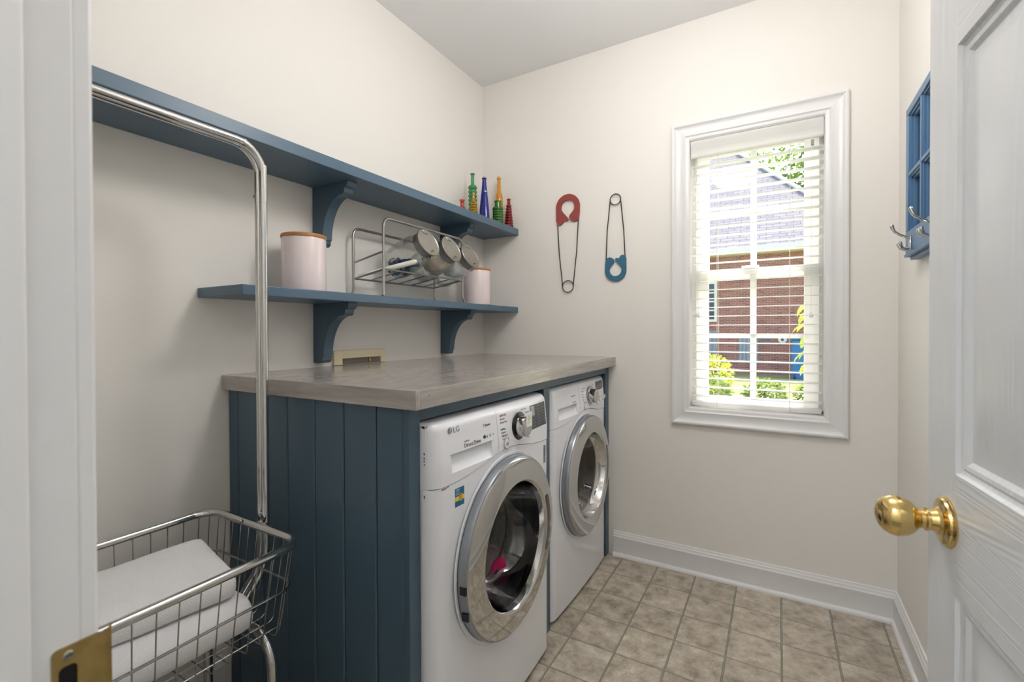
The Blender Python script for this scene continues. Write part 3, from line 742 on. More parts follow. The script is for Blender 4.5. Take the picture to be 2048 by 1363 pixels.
        for (y, z, r) in ((0.014, 0.858, 0.0165), (0.190, 0.846, 0.009), (0.232, 0.863, 0.0135), (0.279, 0.865, 0.0135), (0.315, 0.867, 0.0125)): button(yc + y, z, r)
    # lettering
    def tx(body, y, z, size, mat, nm='lettering', xs=1.0):
        p = pt(y, z, 0.0004); return text_part(nm, body, size, p, (px(y + 0.05) - px(y), 0.05, 0), (-0.1, 0, 1), mat, cp, 0.0003, xs=xs)
    if not dryer:
        lx, lz = yc - 0.2725, 0.9475
        b = MB(); xo = pt(lx, lz)[0] + 0.001
        b.tube([(xo, lx + 0.0085 * cos(a), lz + 0.0085 * sin(a)) for a in [2 * pi * i / 24 for i in range(24)]], 0.0007, 6, closed=True)
        b.tube([(xo, lx, lz + 0.004), (xo, lx, lz - 0.004), (xo, lx + 0.003, lz - 0.004)], 0.0006, 5)
        b.tube([(xo, lx + 0.0055 * cos(a), lz + 0.0055 * sin(a)) for a in [radians(q) for q in range(90, 361, 30)]], 0.0006, 5)
        b.lathe([(0.0013, 0), (0.0001, 0.0004)], (xo, lx - 0.003, lz + 0.003), 'x', 10)
        b.build('logo', 'print_grey', cp)
        tx('LG', yc - 0.259, 0.9395, 0.0225, 'print_grey')
        tx('Steam', yc - 0.112, 0.930, 0.0115, 'print_dark'); tx("'7", yc - 0.122, 0.930, 0.0115, 'print_grey')
        tx('Direct Drive', yc - 0.217, 0.8905, 0.0165, 'print_dark', xs=0.92); tx('INVERTER', yc - 0.217, 0.905, 0.0055, 'print_grey')
        for i, q in enumerate(('10', '6', '8', '+')): tx(q, yc - 0.124 + 0.016 * i, 0.8965, 0.0125, 'print_dark' if i < 2 else 'print_grey')
        b = MB(); b.lathe([(0.0062, 0), (0.0062, 0.0004), (0.0001, 0.0005)], pt(yc - 0.1185, 0.9008), 'x', 16); b.build('badge', 'print_dark', cp)
        for i, (q, mt_) in enumerate((('SANITARY', 'print_red'), ('Normal', 'print_red'), ('Heavy Duty', 'print_grey'), ('Bulky', 'print_grey'), ('Bedding', 'print_dark'), ('Sanitary', 'print_grey'), ('Allergiene', 'print_grey'), ('Tub Clean', 'print_grey'))):
            if i != 3: tx(q, yc - 0.028 + 0.002 * max(0, i - 4), 0.944 - 0.0105 * i, 0.0088, mt_)
        for i, q in enumerate(('Perm. Press', 'Delicates', 'Hand Wash', 'Towels', 'Speed')): tx(q, yc + 0.142 - (0.03 if i < 1 else 0.0), 0.944 - 0.014 * i, 0.0078, 'print_light')
        tx('Smart', yc + 0.296, 0.853, 0.009, 'print_grey')
        # sticker on the lower front and rating label at the right edge
        ys0 = yc - 0.2605; xs_ = px(ys0 + 0.02) + 0.0002
        def quad(nm, mt_, a, c_, zlo, zhi, d, par=root):
            return MB().add([(px(a) + d - 0.002, a, zlo), (px(c_) + d - 0.002, c_, zlo), (px(c_) + d - 0.002, c_, zhi), (px(a) + d - 0.002, a, zhi)], [(0, 1, 2, 3)]).build(nm, mt_, par, smooth=0)
        stk = quad('sticker', 'teal', ys0, ys0 + 0.040, 0.7385, 0.7885, 0.0006); stk['label'] = 'teal and yellow certification sticker'
        quad('sticker_band', 'yellow', ys0 + 0.0003, ys0 + 0.0397, 0.754, 0.766, 0.0009, stk)
        MB().lathe([(0.0105, 0), (0.0105, 0.0004), (0.0001, 0.0005)], (px(ys0 + 0.025) - 0.0013, ys0 + 0.026, 0.761), 'x', 20).build('sticker_seal', 'orange', stk)
        text_part('sticker_print', 'CERTIFIED', 0.0072, (px(ys0) - 0.0006, ys0 + 0.0035, 0.7805), (0, 1, 0), (0, 0, 1), 'print_white', stk, 0.0001, xs=0.98)
        text_part('sticker_print', 'asthma & allergy', 0.0044, (px(ys0) - 0.0006, ys0 + 0.0035, 0.775), (0, 1, 0), (0, 0, 1), 'print_white', stk, 0.0001)
        text_part('sticker_print', 'friendly', 0.0044, (px(ys0) - 0.0006, ys0 + 0.0035, 0.770), (0, 1, 0), (0, 0, 1), 'print_white', stk, 0.0001)
        quad('rating_label', 'print_light', y1 - 0.058, y1 - 0.040, 0.722, 0.790, 0.0012)
        b = MB()
        for i in range(9): b.add([(px(y1 - 0.055) - 0.0003, y1 - 0.055, 0.726 + 0.007 * i), (px(y1 - 0.043) - 0.0003, y1 - 0.043, 0.726 + 0.007 * i), (px(y1 - 0.043) - 0.0003, y1 - 0.043, 0.729 + 0.007 * i), (px(y1 - 0.055) - 0.0003, y1 - 0.055, 0.729 + 0.007 * i)], [(0, 1, 2, 3)])
        b.build('rating_print', 'print_dark', root, smooth=0)
        b = MB()
        for i in range(7):
            y = y0 + 0.030 + 0.004 * i + RND.uniform(-.001, .001); z = zs(y) - 0.004 - RND.uniform(0, 0.004) * (1 if i < 5 else .3)
            b.lathe([(0.0022, 0), (0.0001, 0.0006)], (px(y) - 0.0018, y, z), 'x', 7)
        b.build('rust_stain', 'rust', root)
        # scuffs on the side
        for (z, h) in ((0.900, 0.006), (0.888, 0.005), (0.880, 0.004), (0.872, 0.005), (0.790, 0.008)): MB().box(xf - 0.046, xf - 0.043, y0 + 0.0002, y0 + 0.0008, z - h, z).build('scuff', 'black', root, smooth=0)
    else:
        tx('Sensor Dry', yc - 0.140, 0.918, 0.0095, 'print_grey'); tx('Direct Drive', yc - 0.13, 0.8905, 0.007, 'print_light')
        for i in range(6): tx(('Heavy Duty', 'Normal', 'Towels', 'Delicates', 'Bulky', 'Perm. Press')[i], yc - 0.02 + 0.006 * abs(i - 2), 0.938 - 0.013 * i, 0.0066, 'print_light')
        for i in range(3): tx(('Speed', 'Air', 'Steam')[i], yc + 0.128, 0.944 - 0.012 * i, 0.0066, 'print_light')
    # door: silver outer rim, chrome ring, inner bowl
    X = px(ry)
    MB().lathe([(R + 0.014, -0.001), (R + 0.012, 0.001), (R + 0.004, 0.0006), (R, -0.002)], (X - 0.001, ry, rz), 'x', 96, caps=False).build('door_recess', 'appl', root)
    dr = MB().lathe([(R - 0.02, 0.0), (R + 0.001, 0.0), (R + 0.002, 0.004), (R + 0.0015, 0.020), (R - 0.001, 0.0255), (R - 0.0045, 0.0275)], (X, ry, rz), 'x', 96, caps=False).build('door_rim', 'silver', root)
    prof = [(R - 0.0045, 0.0272), (R - 0.0065, 0.0292), (R - 0.009, 0.0300), (R - 0.035, 0.0350), (0.204, 0.0405), (0.199, 0.0405), (0.195, 0.038), (0.191, 0.032)]
    MB().lathe(prof, (X, ry, rz), 'x', 96, caps=False).build('door_ring', 'chrome_ring', dr)
    MB().lathe(([(0.191, 0.0325), (0.186, 0.012), (0.176, -0.004), (0.168, -0.010)] if dryer else [(0.191, 0.0325), (0.1885, 0.022), (0.187, 0.016)]), (X, ry, rz), 'x', 96, caps=False).build('door_funnel', 'chrome_ring', dr)
    # latch slots in the rim on the hinge side
    for dz in (-0.075, 0.0):
        a = radians(180) - dz / R
        MB().rbox(X + 0.008, X + 0.028, ry - R * cos(dz / R) - 0.0035, ry - R * cos(dz / R) + 0.004, rz - 0.02 + dz - 0.011, rz - 0.02 + dz + 0.011, 0.001).build('hinge_slot', 'black', dr) if not dryer else None
    # grip pocket inside the ring, on the side away from the hinges
    b = MB(); pts = []
    for i in range(25):
        a = radians(-26 + 52 * i / 24); pts.append(a)
    vs = []
    for a in pts:
        for (r_, h) in ((0.2035, 0.0405), (0.214, 0.0392), (0.226, 0.0372), (0.2365, 0.0352)):
            tr_ = min(1, (1 - abs(a) / radians(26.5)) * 7) ** 0.5
            rr = 0.220 + (r_ - 0.220) * tr_; vs.append((X + h + 0.0006, ry + rr * cos(a), rz + rr * sin(a)))
    b.add(vs, [(i * 4 + q, i * 4 + q + 1, i * 4 + 5 + q, i * 4 + 4 + q) for i in range(24) for q in range(3)])
    b.build('grip_pocket', 'bronze' if not dryer else 'black', dr)
    if not dryer:
        MB().lathe([(0.188, 0.018), (0.183, -0.005), (0.174, -0.035), (0.162, -0.065), (0.152, -0.082), (0.140, -0.090), (0.0001, -0.096)], (X, ry, rz), 'x', 64, caps=False).build('door_glass', 'doorglass', dr)
        MB().lathe([(0.200, 0.004), (0.218, -0.02), (0.212, -0.045), (0.194, -0.055), (0.186, -0.075), (0.200, -0.095), (0.235, -0.10)], (X, ry, rz), 'x', 64, caps=False).build('door_gasket', 'gasket', root)
        drm = MB().lathe([(0.235, -0.10), (0.245, -0.13), (0.245, -0.46), (0.22, -0.48), (0.0001, -0.49)], (X, ry, rz), 'x', 64, caps=False).build('drum', 'drum', root)
        for k in range(3):
            a0 = radians(200 + 120 * k); vs = []
            bq = MB()
            for i in range(7):
                x = X - 0.15 - 0.28 * i / 6; h = 0.045 * sin(pi * (0.08 + 0.84 * i / 6)) ** 0.5
                for (dr_, da) in ((0.0, -0.13), (h * .8, -0.05), (h, 0.0), (h * .8, 0.05), (0, 0.13)): vs.append((x, ry + (0.2445 - dr_) * cos(a0 + da), rz + (0.2445 - dr_) * sin(a0 + da)))
            bq.add(vs, [(i * 5 + q, i * 5 + q + 1, i * 5 + q + 6, i * 5 + q + 5) for i in range(6) for q in range(4)]); bq.build('drum_paddle', 'drum', drm)
        dots = MB()
        for i in range(9):
            for j in range(16):
                a = radians(180 + 180 * j / 15 + (6 if i % 2 else 0)); x = X - 0.14 - 0.03 * i
                c_ = Vector((x, ry + 0.2440 * cos(a), rz + 0.2440 * sin(a))); u = Vector((1, 0, 0)); v = Vector((0, -sin(a), cos(a)))
                dots.add([c_ + u * 0.004 * cos(q) + v * 0.004 * sin(q) - Vector((0, cos(a), sin(a))) * 0.0004 for q in [2 * pi * k / 8 for k in range(8)]], [tuple(range(8))])
        dd = dots.build('drum_perforation', 'black', drm, smooth=0); dd['kind'] = 'stuff'
        # bunched garment left in the drum
        bm = bmesh.new(); bmesh.ops.create_icosphere(bm, subdivisions=4, radius=1)
        for v in bm.verts:
            d = v.co.copy(); k = 1 + 0.28 * noise.noise(d * 1.7) + 0.16 * noise.noise(d * 4.0); v.co = Vector((d.x * 0.12 * k, d.y * 0.105 * k, d.z * 0.062 * k))
        b = MB().bm(bm); o = b.build('garment', 'magenta', loc=(0, 0, 0)); o.location = (X - 0.165, ry + 0.095, rz - 0.165); tag(o, 'crumpled magenta garment inside the washer drum', 'clothing')
    else:
        MB().lathe([(0.170, -0.008), (0.160, -0.02), (0.150, -0.045), (0.138, -0.058), (0.0001, -0.066)], (X, ry, rz), 'x', 64, caps=False).build('door_glass', 'dryerglass', dr)
        MB().lathe([(0.200, -0.004), (0.195, -0.09), (0.0001, -0.10)], (X, ry, rz), 'x', 64, caps=False).build('door_liner', 'liner', root)
    # feet
    for yy in (y0 + 0.06, y1 - 0.06):
        for xx in (0.18, xf - 0.12): MB().lathe([(0.02, 0), (0.02, 0.006), (0.012, 0.008), (0.012, 0.020)], (xx, yy, 0), n=16).build('foot', 'cap', root)
    return root
machine('washing_machine', -1.533, -0.849, 0.868, 'white front-loading washer with chrome door ring, dark glass and teal sticker', 'washer')
machine('clothes_dryer', -0.745, -0.061, 0.826, 'white front-loading dryer beside the back wall, grey door glass', 'dryer', True)

# ================================================================== SHELVES
def shelf(name, z0, z1, y0, dep, label, brackets):
    root = empty(name, (0.001, y0 / 2, z0)); tag(root, label, 'shelf')
    MB().rbox(0.001, dep, y0, -0.001, z0, z1, 0.0025).build('shelf_board', 'blue_y', root)
    for (ya, yb) in brackets:
        L, Hh = 0.205, 0.235
        prof = [(0.001, z0), (L, z0), (L, z0 - 0.010), (L - 0.004, z0 - 0.020), (L - 0.012, z0 - 0.026), (L - 0.018, z0 - 0.026), (L - 0.018, z0 - 0.032), (L - 0.020, z0 - 0.042), (L - 0.027, z0 - 0.049), (L - 0.034, z0 - 0.0495)]
        cx, cz = L - 0.030, z0 - Hh + 0.028
        x_e = 0.062
        for i in range(1, 15):
            t = i / 15 * pi / 2; prof.append((L - 0.034 - (L - 0.034 - x_e) * sin(t), z0 - 0.0495 - (Hh - 0.0495 - 0.024) * (1 - cos(t))))
        prof += [(x_e, z0 - Hh + 0.024), (x_e - 0.006, z0 - Hh + 0.024), (x_e - 0.006, z0 - Hh + 0.012), (x_e - 0.010, z0 - Hh + 0.004), (x_e - 0.018, z0 - Hh), (0.001, z0 - Hh)]
        MB().prism(prof, ya, yb, 'y').build('bracket', 'blue', root, smooth=25, bevel=0.0012)
    return root
shelf('wall_shelf', 1.7845, 1.8235, -2.285, 0.256, 'long upper blue wall shelf carrying the coloured glass bottles', [(-1.240, -1.196), (-0.432, -0.388)])
shelf('wall_shelf', 1.3225, 1.3535, -1.667, 0.252, 'shorter lower blue wall shelf carrying the jar rack and canisters', [(-1.240, -1.196), (-0.432, -0.388)])
SZ1, SZ2 = 1.8235, 1.3535

# ------------------------------------------------------------------ canisters
def canister(x, y, label):
    r = empty('canister', (x, y, SZ2)); tag(r, label, 'canister', 'blush canisters on the lower shelf')
    MB().lathe([(0.068, 0), (0.074, 0.004), (0.0755, 0.012), (0.0755, 0.188), (0.0745, 0.191), (0.070, 0.191), (0.070, 0.180)], (x, y, SZ2), n=64).build('canister_body', 'pink', r)
    l = MB().lathe([(0.072, 0.1905), (0.0762, 0.1915), (0.0772, 0.195), (0.0772, 0.201), (0.0755, 0.204), (0.0001, 0.2045)], (x, y, SZ2), n=64).build('canister_lid', 'wood', r)
    MB().lathe([(0.008, 0.204), (0.008, 0.206), (0.010, 0.209), (0.010, 0.213), (0.008, 0.215), (0.0001, 0.2155)], (x, y, SZ2), n=24).build('lid_knob', 'black', l)
canister(0.128, -1.372, 'blush enamel canister with wooden lid at the left end of the lower shelf')
canister(0.150, -0.292, 'blush enamel canister with wooden lid behind the jar rack near the corner')

# ------------------------------------------------------------------ tilted jar rack
rk = empty('jar_rack', (0.125, -0.78, SZ2)); tag(rk, 'bent metal rack holding three tilted glass jars on the lower shelf', 'rack')
ra = 0.0058
def loop(x, ya, yb, zt, xe):
    r = 0.035
    p = [(xe, ya - 0.012, SZ2 + ra), (xe, ya - 0.006, SZ2 + 0.012), (x, ya, SZ2 + 0.035), (x, ya, zt - r)]
    p += [(x, ya + r - r * cos(a), zt - r + r * sin(a)) for a in [pi / 2 * i / 6 for i in range(1, 7)]]
    p += [(x, yb - r + r * sin(a), zt - r + r * cos(a)) for a in [pi / 2 * i / 6 for i in range(0, 7)]]
    p += [(x, yb, SZ2 + 0.035), (xe, yb + 0.006, SZ2 + 0.012), (xe, yb + 0.012, SZ2 + ra)]
    return p
MB().tube(loop(0.200, -1.052, -0.500, 1.682, 0.206), ra, 10).build('front_loop', 'nickel', rk)
MB().tube(loop(0.045, -1.075, -0.535, 1.652, 0.042), ra, 10).build('rear_loop', 'nickel', rk)
zf, zr = 1.470, 1.437
yA, yB, yA2, yB2 = -1.048, -0.510, -1.070, -0.540
for nm, p in (('tray_bar', [(0.2, yA, zf), (0.2, yB, zf)]), ('tray_bar', [(0.045, yA2, zr), (0.045, yB2, zr)]), ('tray_bar', [(0.045, yA2, zr), (0.2, yA, zf)]), ('tray_bar', [(0.045, yB2, zr), (0.2, yB, zf)]), ('side_bar', [(0.045, yA2, 1.505), (0.2, yA, 1.545)]), ('side_bar', [(0.045, yB2, 1.505), (0.2, yB, 1.545)])):
    MB().tube(p, 0.0042, 8).build(nm, 'nickel', rk)
for i in range(1, 6):
    f_ = i / 6; MB().tube([(0.045, yA2 + (yB2 - yA2) * f_, zr), (0.2, yA + (yB - yA) * f_, zf)], 0.0028, 8).build('tray_wire', 'nickel', rk)

# jars lie in the rack, mouths up and out
TILT = radians(23)
def jar(x, y, z, label, content):
    root = empty('glass_jar', (x, y, z)); tag(root, label, 'jar', 'glass jars in the metal rack')
    Rj = Matrix.Rotation(pi / 2 - TILT, 3, 'Y')          # jar axis along +x, raised by the tilt
    prof_o = [(0.0001, -0.226), (0.050, -0.226), (0.066, -0.221), (0.0745, -0.204), (0.077, -0.180), (0.077, -0.130), (0.0765, -0.100), (0.074, -0.075), (0.068, -0.055), (0.060, -0.042), (0.0555, -0.034), (0.0550, -0.004)]
    prof_i = [(0.0525, -0.004), (0.0530, -0.034), (0.0575, -0.043), (0.065, -0.057), (0.071, -0.077), (0.0735, -0.101), (0.074, -0.130), (0.074, -0.180), (0.0715, -0.202), (0.063, -0.217), (0.0001, -0.221)]
    MB().lathe(prof_o + prof_i, (x, y, z), n=48, mat=Rj).build('jar_body', 'jar', root)
    MB().lathe([(0.0558, -0.034), (0.0600, -0.033), (0.0608, -0.030), (0.0600, -0.027), (0.0600, -0.006), (0.0605, -0.003), (0.0565, -0.002)], (x, y, z), n=48, mat=Rj).build('neck_band', 'zinc', root)
    lid = MB().lathe([(0.0560, -0.003), (0.0640, -0.003), (0.0658, 0.000), (0.0658, 0.004), (0.0640, 0.006), (0.0605, 0.0062), (0.058, 0.0045), (0.0001, 0.0052)], (x, y, z), n=48, mat=Rj).build('jar_lid', 'zinc', root)
    def L(a, b_, c_): return Vector((x, y, z)) + Rj @ Vector((a, b_, c_))     # a: down the face, b: along y, c: outwards
    MB().tube([L(0.046, -0.006, 0.005), L(0.046, -0.006, 0.016), L(0.046, 0.006, 0.016), L(0.046, 0.006, 0.005)], 0.0022, 8).build('lid_pull', 'nickel', lid)
    MB().tube([L(-0.058, -0.014, 0.006), L(-0.048, -0.012, 0.0065), L(-0.040, -0.004, 0.0065), L(-0.046, 0.004, 0.0065), L(-0.040, 0.012, 0.0065)], 0.0014, 6).build('hinge_wire', 'nickel', lid)
    MB().tube([L(-0.062, -0.004, -0.010), L(-0.072, 0.0, 0.000), L(-0.064, 0.004, 0.008)], 0.003, 8).build('hinge_loop', 'nickel', lid)
    MB().tube([L(0.060, -0.004, -0.022), L(0.071, 0.0, -0.026), L(0.071, 0.004, -0.016), L(0.062, 0.004, -0.008)], 0.0035, 8).build('clasp', 'nickel', lid)
    # contents
    if content == 'pods':
        b = MB(); rr = random.Random(3)
        for i in range(70):
            for _ in range(60):
                a = rr.uniform(-0.212, -0.05); u = rr.uniform(-0.068, 0.068); v = rr.uniform(-0.068, 0.068)
                rad = 0.060 if a < -0.08 else 0.04
                p = Rj @ Vector((u, v, a))
                if u * u + v * v < rad * rad and p.z < -0.075 - 0.12 * (p.x + 0.1): break
            else: continue
            q = Matrix.Rotation(rr.uniform(0, 6), 3, 'X') @ Matrix.Rotation(rr.uniform(0, 6), 3, 'Y')
            b.lathe([(0.0001, -0.007), (0.010, -0.005), (0.0145, 0), (0.010, 0.005), (0.0001, 0.007)], Vector((x, y, z)) + p, n=10, mat=q, mi=0 if rr.random() < 0.8 else 1)
        o = b.build('detergent_pods', ['pod', 'print_light'], loc=(x - 0.1, y, z - 0.15)); tag(o, 'dark blue laundry pods lying in the leftmost glass jar', 'detergent', kind='stuff')
    else:
        bm = bmesh.new(); bmesh.ops.create_icosphere(bm, subdivisions=4, radius=1)
        for v in bm.verts:
            d = v.co.copy(); k = 1 + 0.10 * noise.noise(d * 2.5 + Vector((len(label), 0, 0))) + 0.06 * noise.noise(d * 7)
            p = Vector((d.x * 0.062 * k, d.y * 0.066 * k, -0.098 + d.z * 0.075 * k)); p = Rj @ p
            if p.z > -0.035: p.z = -0.035 + 0.012 * noise.noise(d * 6)
            v.co = p
        nm, mt_, lb, ct_ = ('white_bag', 'bag', 'crinkled white bag stuffed in the jar nearest the corner', 'bag') if content == 'bag' else ('beige_flakes', 'beige', 'pale beige flakes filling the bottom of the middle jar', 'detergent')
        o = MB().bm(bm).build(nm, mt_, loc=(0, 0, 0), smooth=80 if content != 'bag' else 40); o.location = (x, y, z); tag(o, lb, ct_)
jar(0.275, -0.860, 1.601, 'tilted glass jar of dark blue pods, leftmost in the rack', 'pods')
jar(0.275, -0.694, 1.597, 'tilted glass jar of beige flakes, middle one in the rack', 'flakes')
jar(0.275, -0.539, 1.586, 'tilted glass jar holding a white bag, nearest the corner', 'bag')
b = MB(); b.tube([(0.050, -1.050, 1.450), (0.12, -1.008, 1.470), (0.20, -0.958, 1.494), (0.255, -0.924, 1.511), (0.263, -0.919, 1.513)], [0.006, 0.009, 0.0115, 0.0110, 0.005], 12)
o = b.build('stirring_stick', 'white_pl', loc=(0.15, -1.03, 1.46)); tag(o, 'pale stick handle lying on the rack beside the leftmost jar', 'utensil')

# ------------------------------------------------------------------ bottles on the upper shelf
def bottle(name, x, y, prof, mat, label, cork=None, wall_t=0.0016):
    root = empty(name, (x, y, SZ1)); tag(root, label, 'bottle', 'coloured glass bottles on the upper shelf')
    prof = [(r * 1.13, h) for (r, h) in prof]
    inner = [(max(0.0006, r - wall_t), h) for (r, h) in prof[::-1] if r > 0.003]; inner[-1] = (inner[-1][0], wall_t); 
    MB().lathe([(0.0001, 0)] + prof + inner + [(0.0001, wall_t)], (x, y, SZ1), n=28).build('bottle_body', mat, root, smooth=50)
    if cork:
        z = prof[-1][1]; MB().lathe([(cork[0] * .9, z - 0.01), (cork[0], z + cork[1]), (0.0001, z + cork[1])], (x, y, SZ1), n=14).build('stopper', cork[2], root)
def ribs(r0, r1, z0, z1, n, amp):
    out = []
    for i in range(n * 6 + 1):
        t = i / (n * 6); r = r0 + (r1 - r0) * t; out.append((r + amp * abs(sin(pi * n * t)) - amp * 0.5, z0 + (z1 - z0) * t))
    return out
bottle('glass_bottle', 0.12, -0.390, [(0.020, 0), (0.022, 0.004), (0.022, 0.04), (0.009, 0.066), (0.0085, 0.088), (0.0125, 0.098), (0.0125, 0.101)], 'g_red', 'small pale red flared bottle, farthest left on the shelf')
bottle('glass_bottle', 0.10, -0.260, ribs(0.019, 0.020, 0.002, 0.215, 9, 0.005) + [(0.010, 0.218), (0.0085, 0.226), (0.0082, 0.275), (0.0115, 0.278), (0.0115, 0.283), (0.009, 0.285)], 'g_green', 'tall ribbed green glass bottle with a long straight neck', (0.006, 0.002, 'cork'))
bottle('glass_bottle', 0.20, -0.396, ribs(0.0205, 0.010, 0.002, 0.085, 6, 0.004) + [(0.007, 0.090), (0.0065, 0.112), (0.009, 0.114), (0.009, 0.118)], 'g_yellow', 'small ribbed yellow bottle in front of the tall green one', (0.0055, 0.008, 'cork'))
bottle('glass_bottle', 0.13, -0.184, [(0.022, 0), (0.0265, 0.004), (0.0262, 0.03), (0.0245, 0.09), (0.0195, 0.15), (0.014, 0.205), (0.0105, 0.250), (0.0098, 0.268), (0.0122, 0.270), (0.0122, 0.275)], 'g_blue', 'tall tapering cobalt blue bottle with a cork', (0.0072, 0.011, 'cork'))
bottle('glass_bottle', 0.205, -0.288, [(0.016, 0), (0.0205, 0.003), (0.020, 0.03), (0.0155, 0.085), (0.010, 0.125), (0.0078, 0.150), (0.010, 0.152), (0.010, 0.156)], 'g_blue', 'short blue bottle in front of the tall cobalt one', (0.0062, 0.007, 'print_white'))
bottle('glass_bottle', 0.15, -0.052, [(0.019, 0), (0.0205, 0.004), (0.0205, 0.175), (0.0195, 0.195), (0.0135, 0.218), (0.0103, 0.226), (0.0095, 0.300), (0.0120, 0.302), (0.0120, 0.307)], 'g_amber', 'tall amber bottle with a long neck and pink stopper', (0.0078, 0.012, 'cork'))
bottle('glass_bottle', 0.22, -0.180, ribs(0.0265, 0.0265, 0.002, 0.090, 6, 0.003) + [(0.025, 0.092), (0.0165, 0.096), (0.0155, 0.122), (0.0185, 0.125), (0.0185, 0.130), (0.016, 0.131)], 'g_dgreen', 'squat ribbed green bottle in front of the amber one')
bottle('glass_bottle', 0.225, -0.064, ribs(0.0235, 0.0115, 0.002, 0.135, 8, 0.004) + [(0.0085, 0.139), (0.0078, 0.162), (0.0098, 0.164), (0.0098, 0.169)], 'g_dred', 'ribbed dark red bottle at the right end of the shelf')

# ------------------------------------------------------------------ outlet box on the left wall
ob = empty('outlet_box', (0, -1.0, 1.06)); tag(ob, 'cream plastic washer outlet box on the wall above the countertop', 'outlet box')
yo0, yo1, yi0, yi1 = -1.150, -0.856, -1.106, -0.888
def frm(b, x0, x1):
    b.rbox(x0, x1, yo0, yi0, 1.070, 1.1305, 0.002); b.rbox(x0, x1, yi1, yo1, 1.070, 1.1305, 0.002); b.rbox(x0, x1, yi0 - .002, yi1 + .002, 1.096, 1.1305, 0.002)
b = MB(); frm(b, 0.0005, 0.013); b.build('box_frame', 'cream', ob)
b = MB(); b.box(0.0008, 0.002, yi0, yi1, 1.070, 1.098); b.build('box_back', 'boxin', ob, smooth=0)
b = MB(); b.tube([(0.006, -0.95, 1.078), (0.006, -0.95, 1.092)], 0.006, 12); b.build('valve', 'brass_old', ob)

# ------------------------------------------------------------------ giant safety pins on the back wall
def pin(root, flip, cx, ztop, hmat, wx, zr, rr, y=-0.007):
    pass
def head_outline(S):
    # cap of a safety pin, drawn in (x, z), curled arms ending in lobes: outer run then inner run
    out = [(-0.072, -0.130), (-0.073, -0.060)]
    out += [(0.0 + 0.073 * cos(a), -0.055 + 0.073 * sin(a) * 1.0) for a in [pi - pi * i / 16 for i in range(0, 17)]]
    out += [(0.072, -0.095), (0.068, -0.125), (0.058, -0.140), (0.040, -0.145), (0.024, -0.140), (0.012, -0.128), (0.008, -0.115), (0.012, -0.105), (0.026, -0.090), (0.036, -0.078)]
    out += [(0.0 + 0.0415 * cos(a), -0.058 + 0.0415 * sin(a)) for a in [-0.35 + (pi + 0.70) * i / 16 for i in range(0, 17)]]
    out += [(-0.030, -0.085), (-0.010, -0.108), (0.003, -0.124), (0.002, -0.134), (-0.010, -0.138), (-0.022, -0.134), (-0.028, -0.140), (-0.034, -0.150), (-0.048, -0.156), (-0.064, -0.152)]
    return [(x * S, z * S) for x, z in out]
def safety_pin(cx, zt, zb, hmat, label, flip):
    root = empty('safety_pin_decoration', (cx, -0.002, min(zt, zb))); tag(root, label, 'wall decor', 'giant safety pins on the back wall')
    S = 0.98 if not flip else 0.80
    poly = head_outline(S); sg = -1 if flip else 1
    base = zt if not flip else zb
    pts = [(cx + (x if not flip else -x), base + sg * z - sg * 0.018 * S) for x, z in poly]
    b = MB(); n = len(pts); vs = [(x, -0.004, z) for x, z in pts] + [(x, -0.012, z) for x, z in pts]
    tess = tessellate_polygon([[Vector((x, z, 0)) for x, z in pts]])
    b.add(vs, [tuple(n + i for i in t_) for t_ in tess] + [tuple(t_[::-1]) for t_ in tess] + [(i, (i + 1) % n, n + (i + 1) % n, n + i) for i in range(n)])
    b.build('pin_head', hmat, root, smooth=30)
    rr = 0.033 if not flip else 0.029
    zc = (zb + rr) if not flip else (zt - rr)
    # wire: from the head, round the coil, back to the head
    hx = 0.066 * S; zh = base + sg * (-0.13 * S)
    loopp = [(cx + rr * cos(a), -0.010, zc - sg * rr * -1 * sin(a) * 1.0) for a in [2 * pi * i / 30 for i in range(30)]]
    b = MB(); b.tube(loopp, 0.0026, 8, closed=True)
    b.tube([(cx - hx, -0.0085, zh), (cx - (hx + rr) / 2 - 0.005, -0.0085, zh + (zc - zh) * .5), (cx - rr, -0.0075, zc)], 0.0029, 8); b.tube([(cx + hx, -0.0085, zh), (cx + (hx + rr) / 2 + 0.004, -0.0085, zh + (zc - zh) * .5), (cx + rr, -0.0125, zc)], 0.0029, 8)
    b.build('pin_wire', 'pin_wire', root)
    MB().lathe([(0.0016, 0), (0.0016, -0.014), (0.003, -0.0145), (0.0001, -0.016)], (cx, 0, (zt - 0.040 * S - 0.0) if not flip else zt + 0.0015), 'y', 8).build('nail', 'screw', root)
safety_pin(0.579, 1.983 + 0.0, 1.428, 'pin_red', 'oversized metal safety pin with a red head, closed end up', False)
safety_pin(0.854, 1.942, 1.475, 'pin_blue', 'oversized metal safety pin with a blue head at the bottom', True)

# ------------------------------------------------------------------ old window sash coat rack on the right wall
cr = empty('coat_rack', (W - 0.001, -0.6, 1.47)); tag(cr, 'blue old window sash with chrome hooks hung on the right wall', 'coat rack')
XA, XB = 1.998, W - 0.001
ry0, ry1 = -1.02, -0.325
rbars = [('frame_rail', ry0, ry1, 1.955, 1.982), ('bottom_rail', ry0, ry1, 1.475, 1.553), ('frame_stile', ry1 - 0.032, ry1, 1.553, 1.955), ('frame_stile', ry0, ry0 + 0.032, 1.553, 1.955)]
for nm, a, c_, z0, z1 in rbars: MB().rbox(XA, XB, a, c_, z0, z1, 0.003).build(nm, 'blue_rack', cr)
yy0, yy1 = ry0 + 0.032, ry1 - 0.032; ncol = 4; cw = (yy1 - yy0) / ncol
for i in range(1, ncol): MB().rbox(XA + 0.001, XB - 0.002, yy0 + cw * i - 0.007, yy0 + cw * i + 0.007, 1.553, 1.955, 0.003).build('muntin', 'blue_rack', cr)
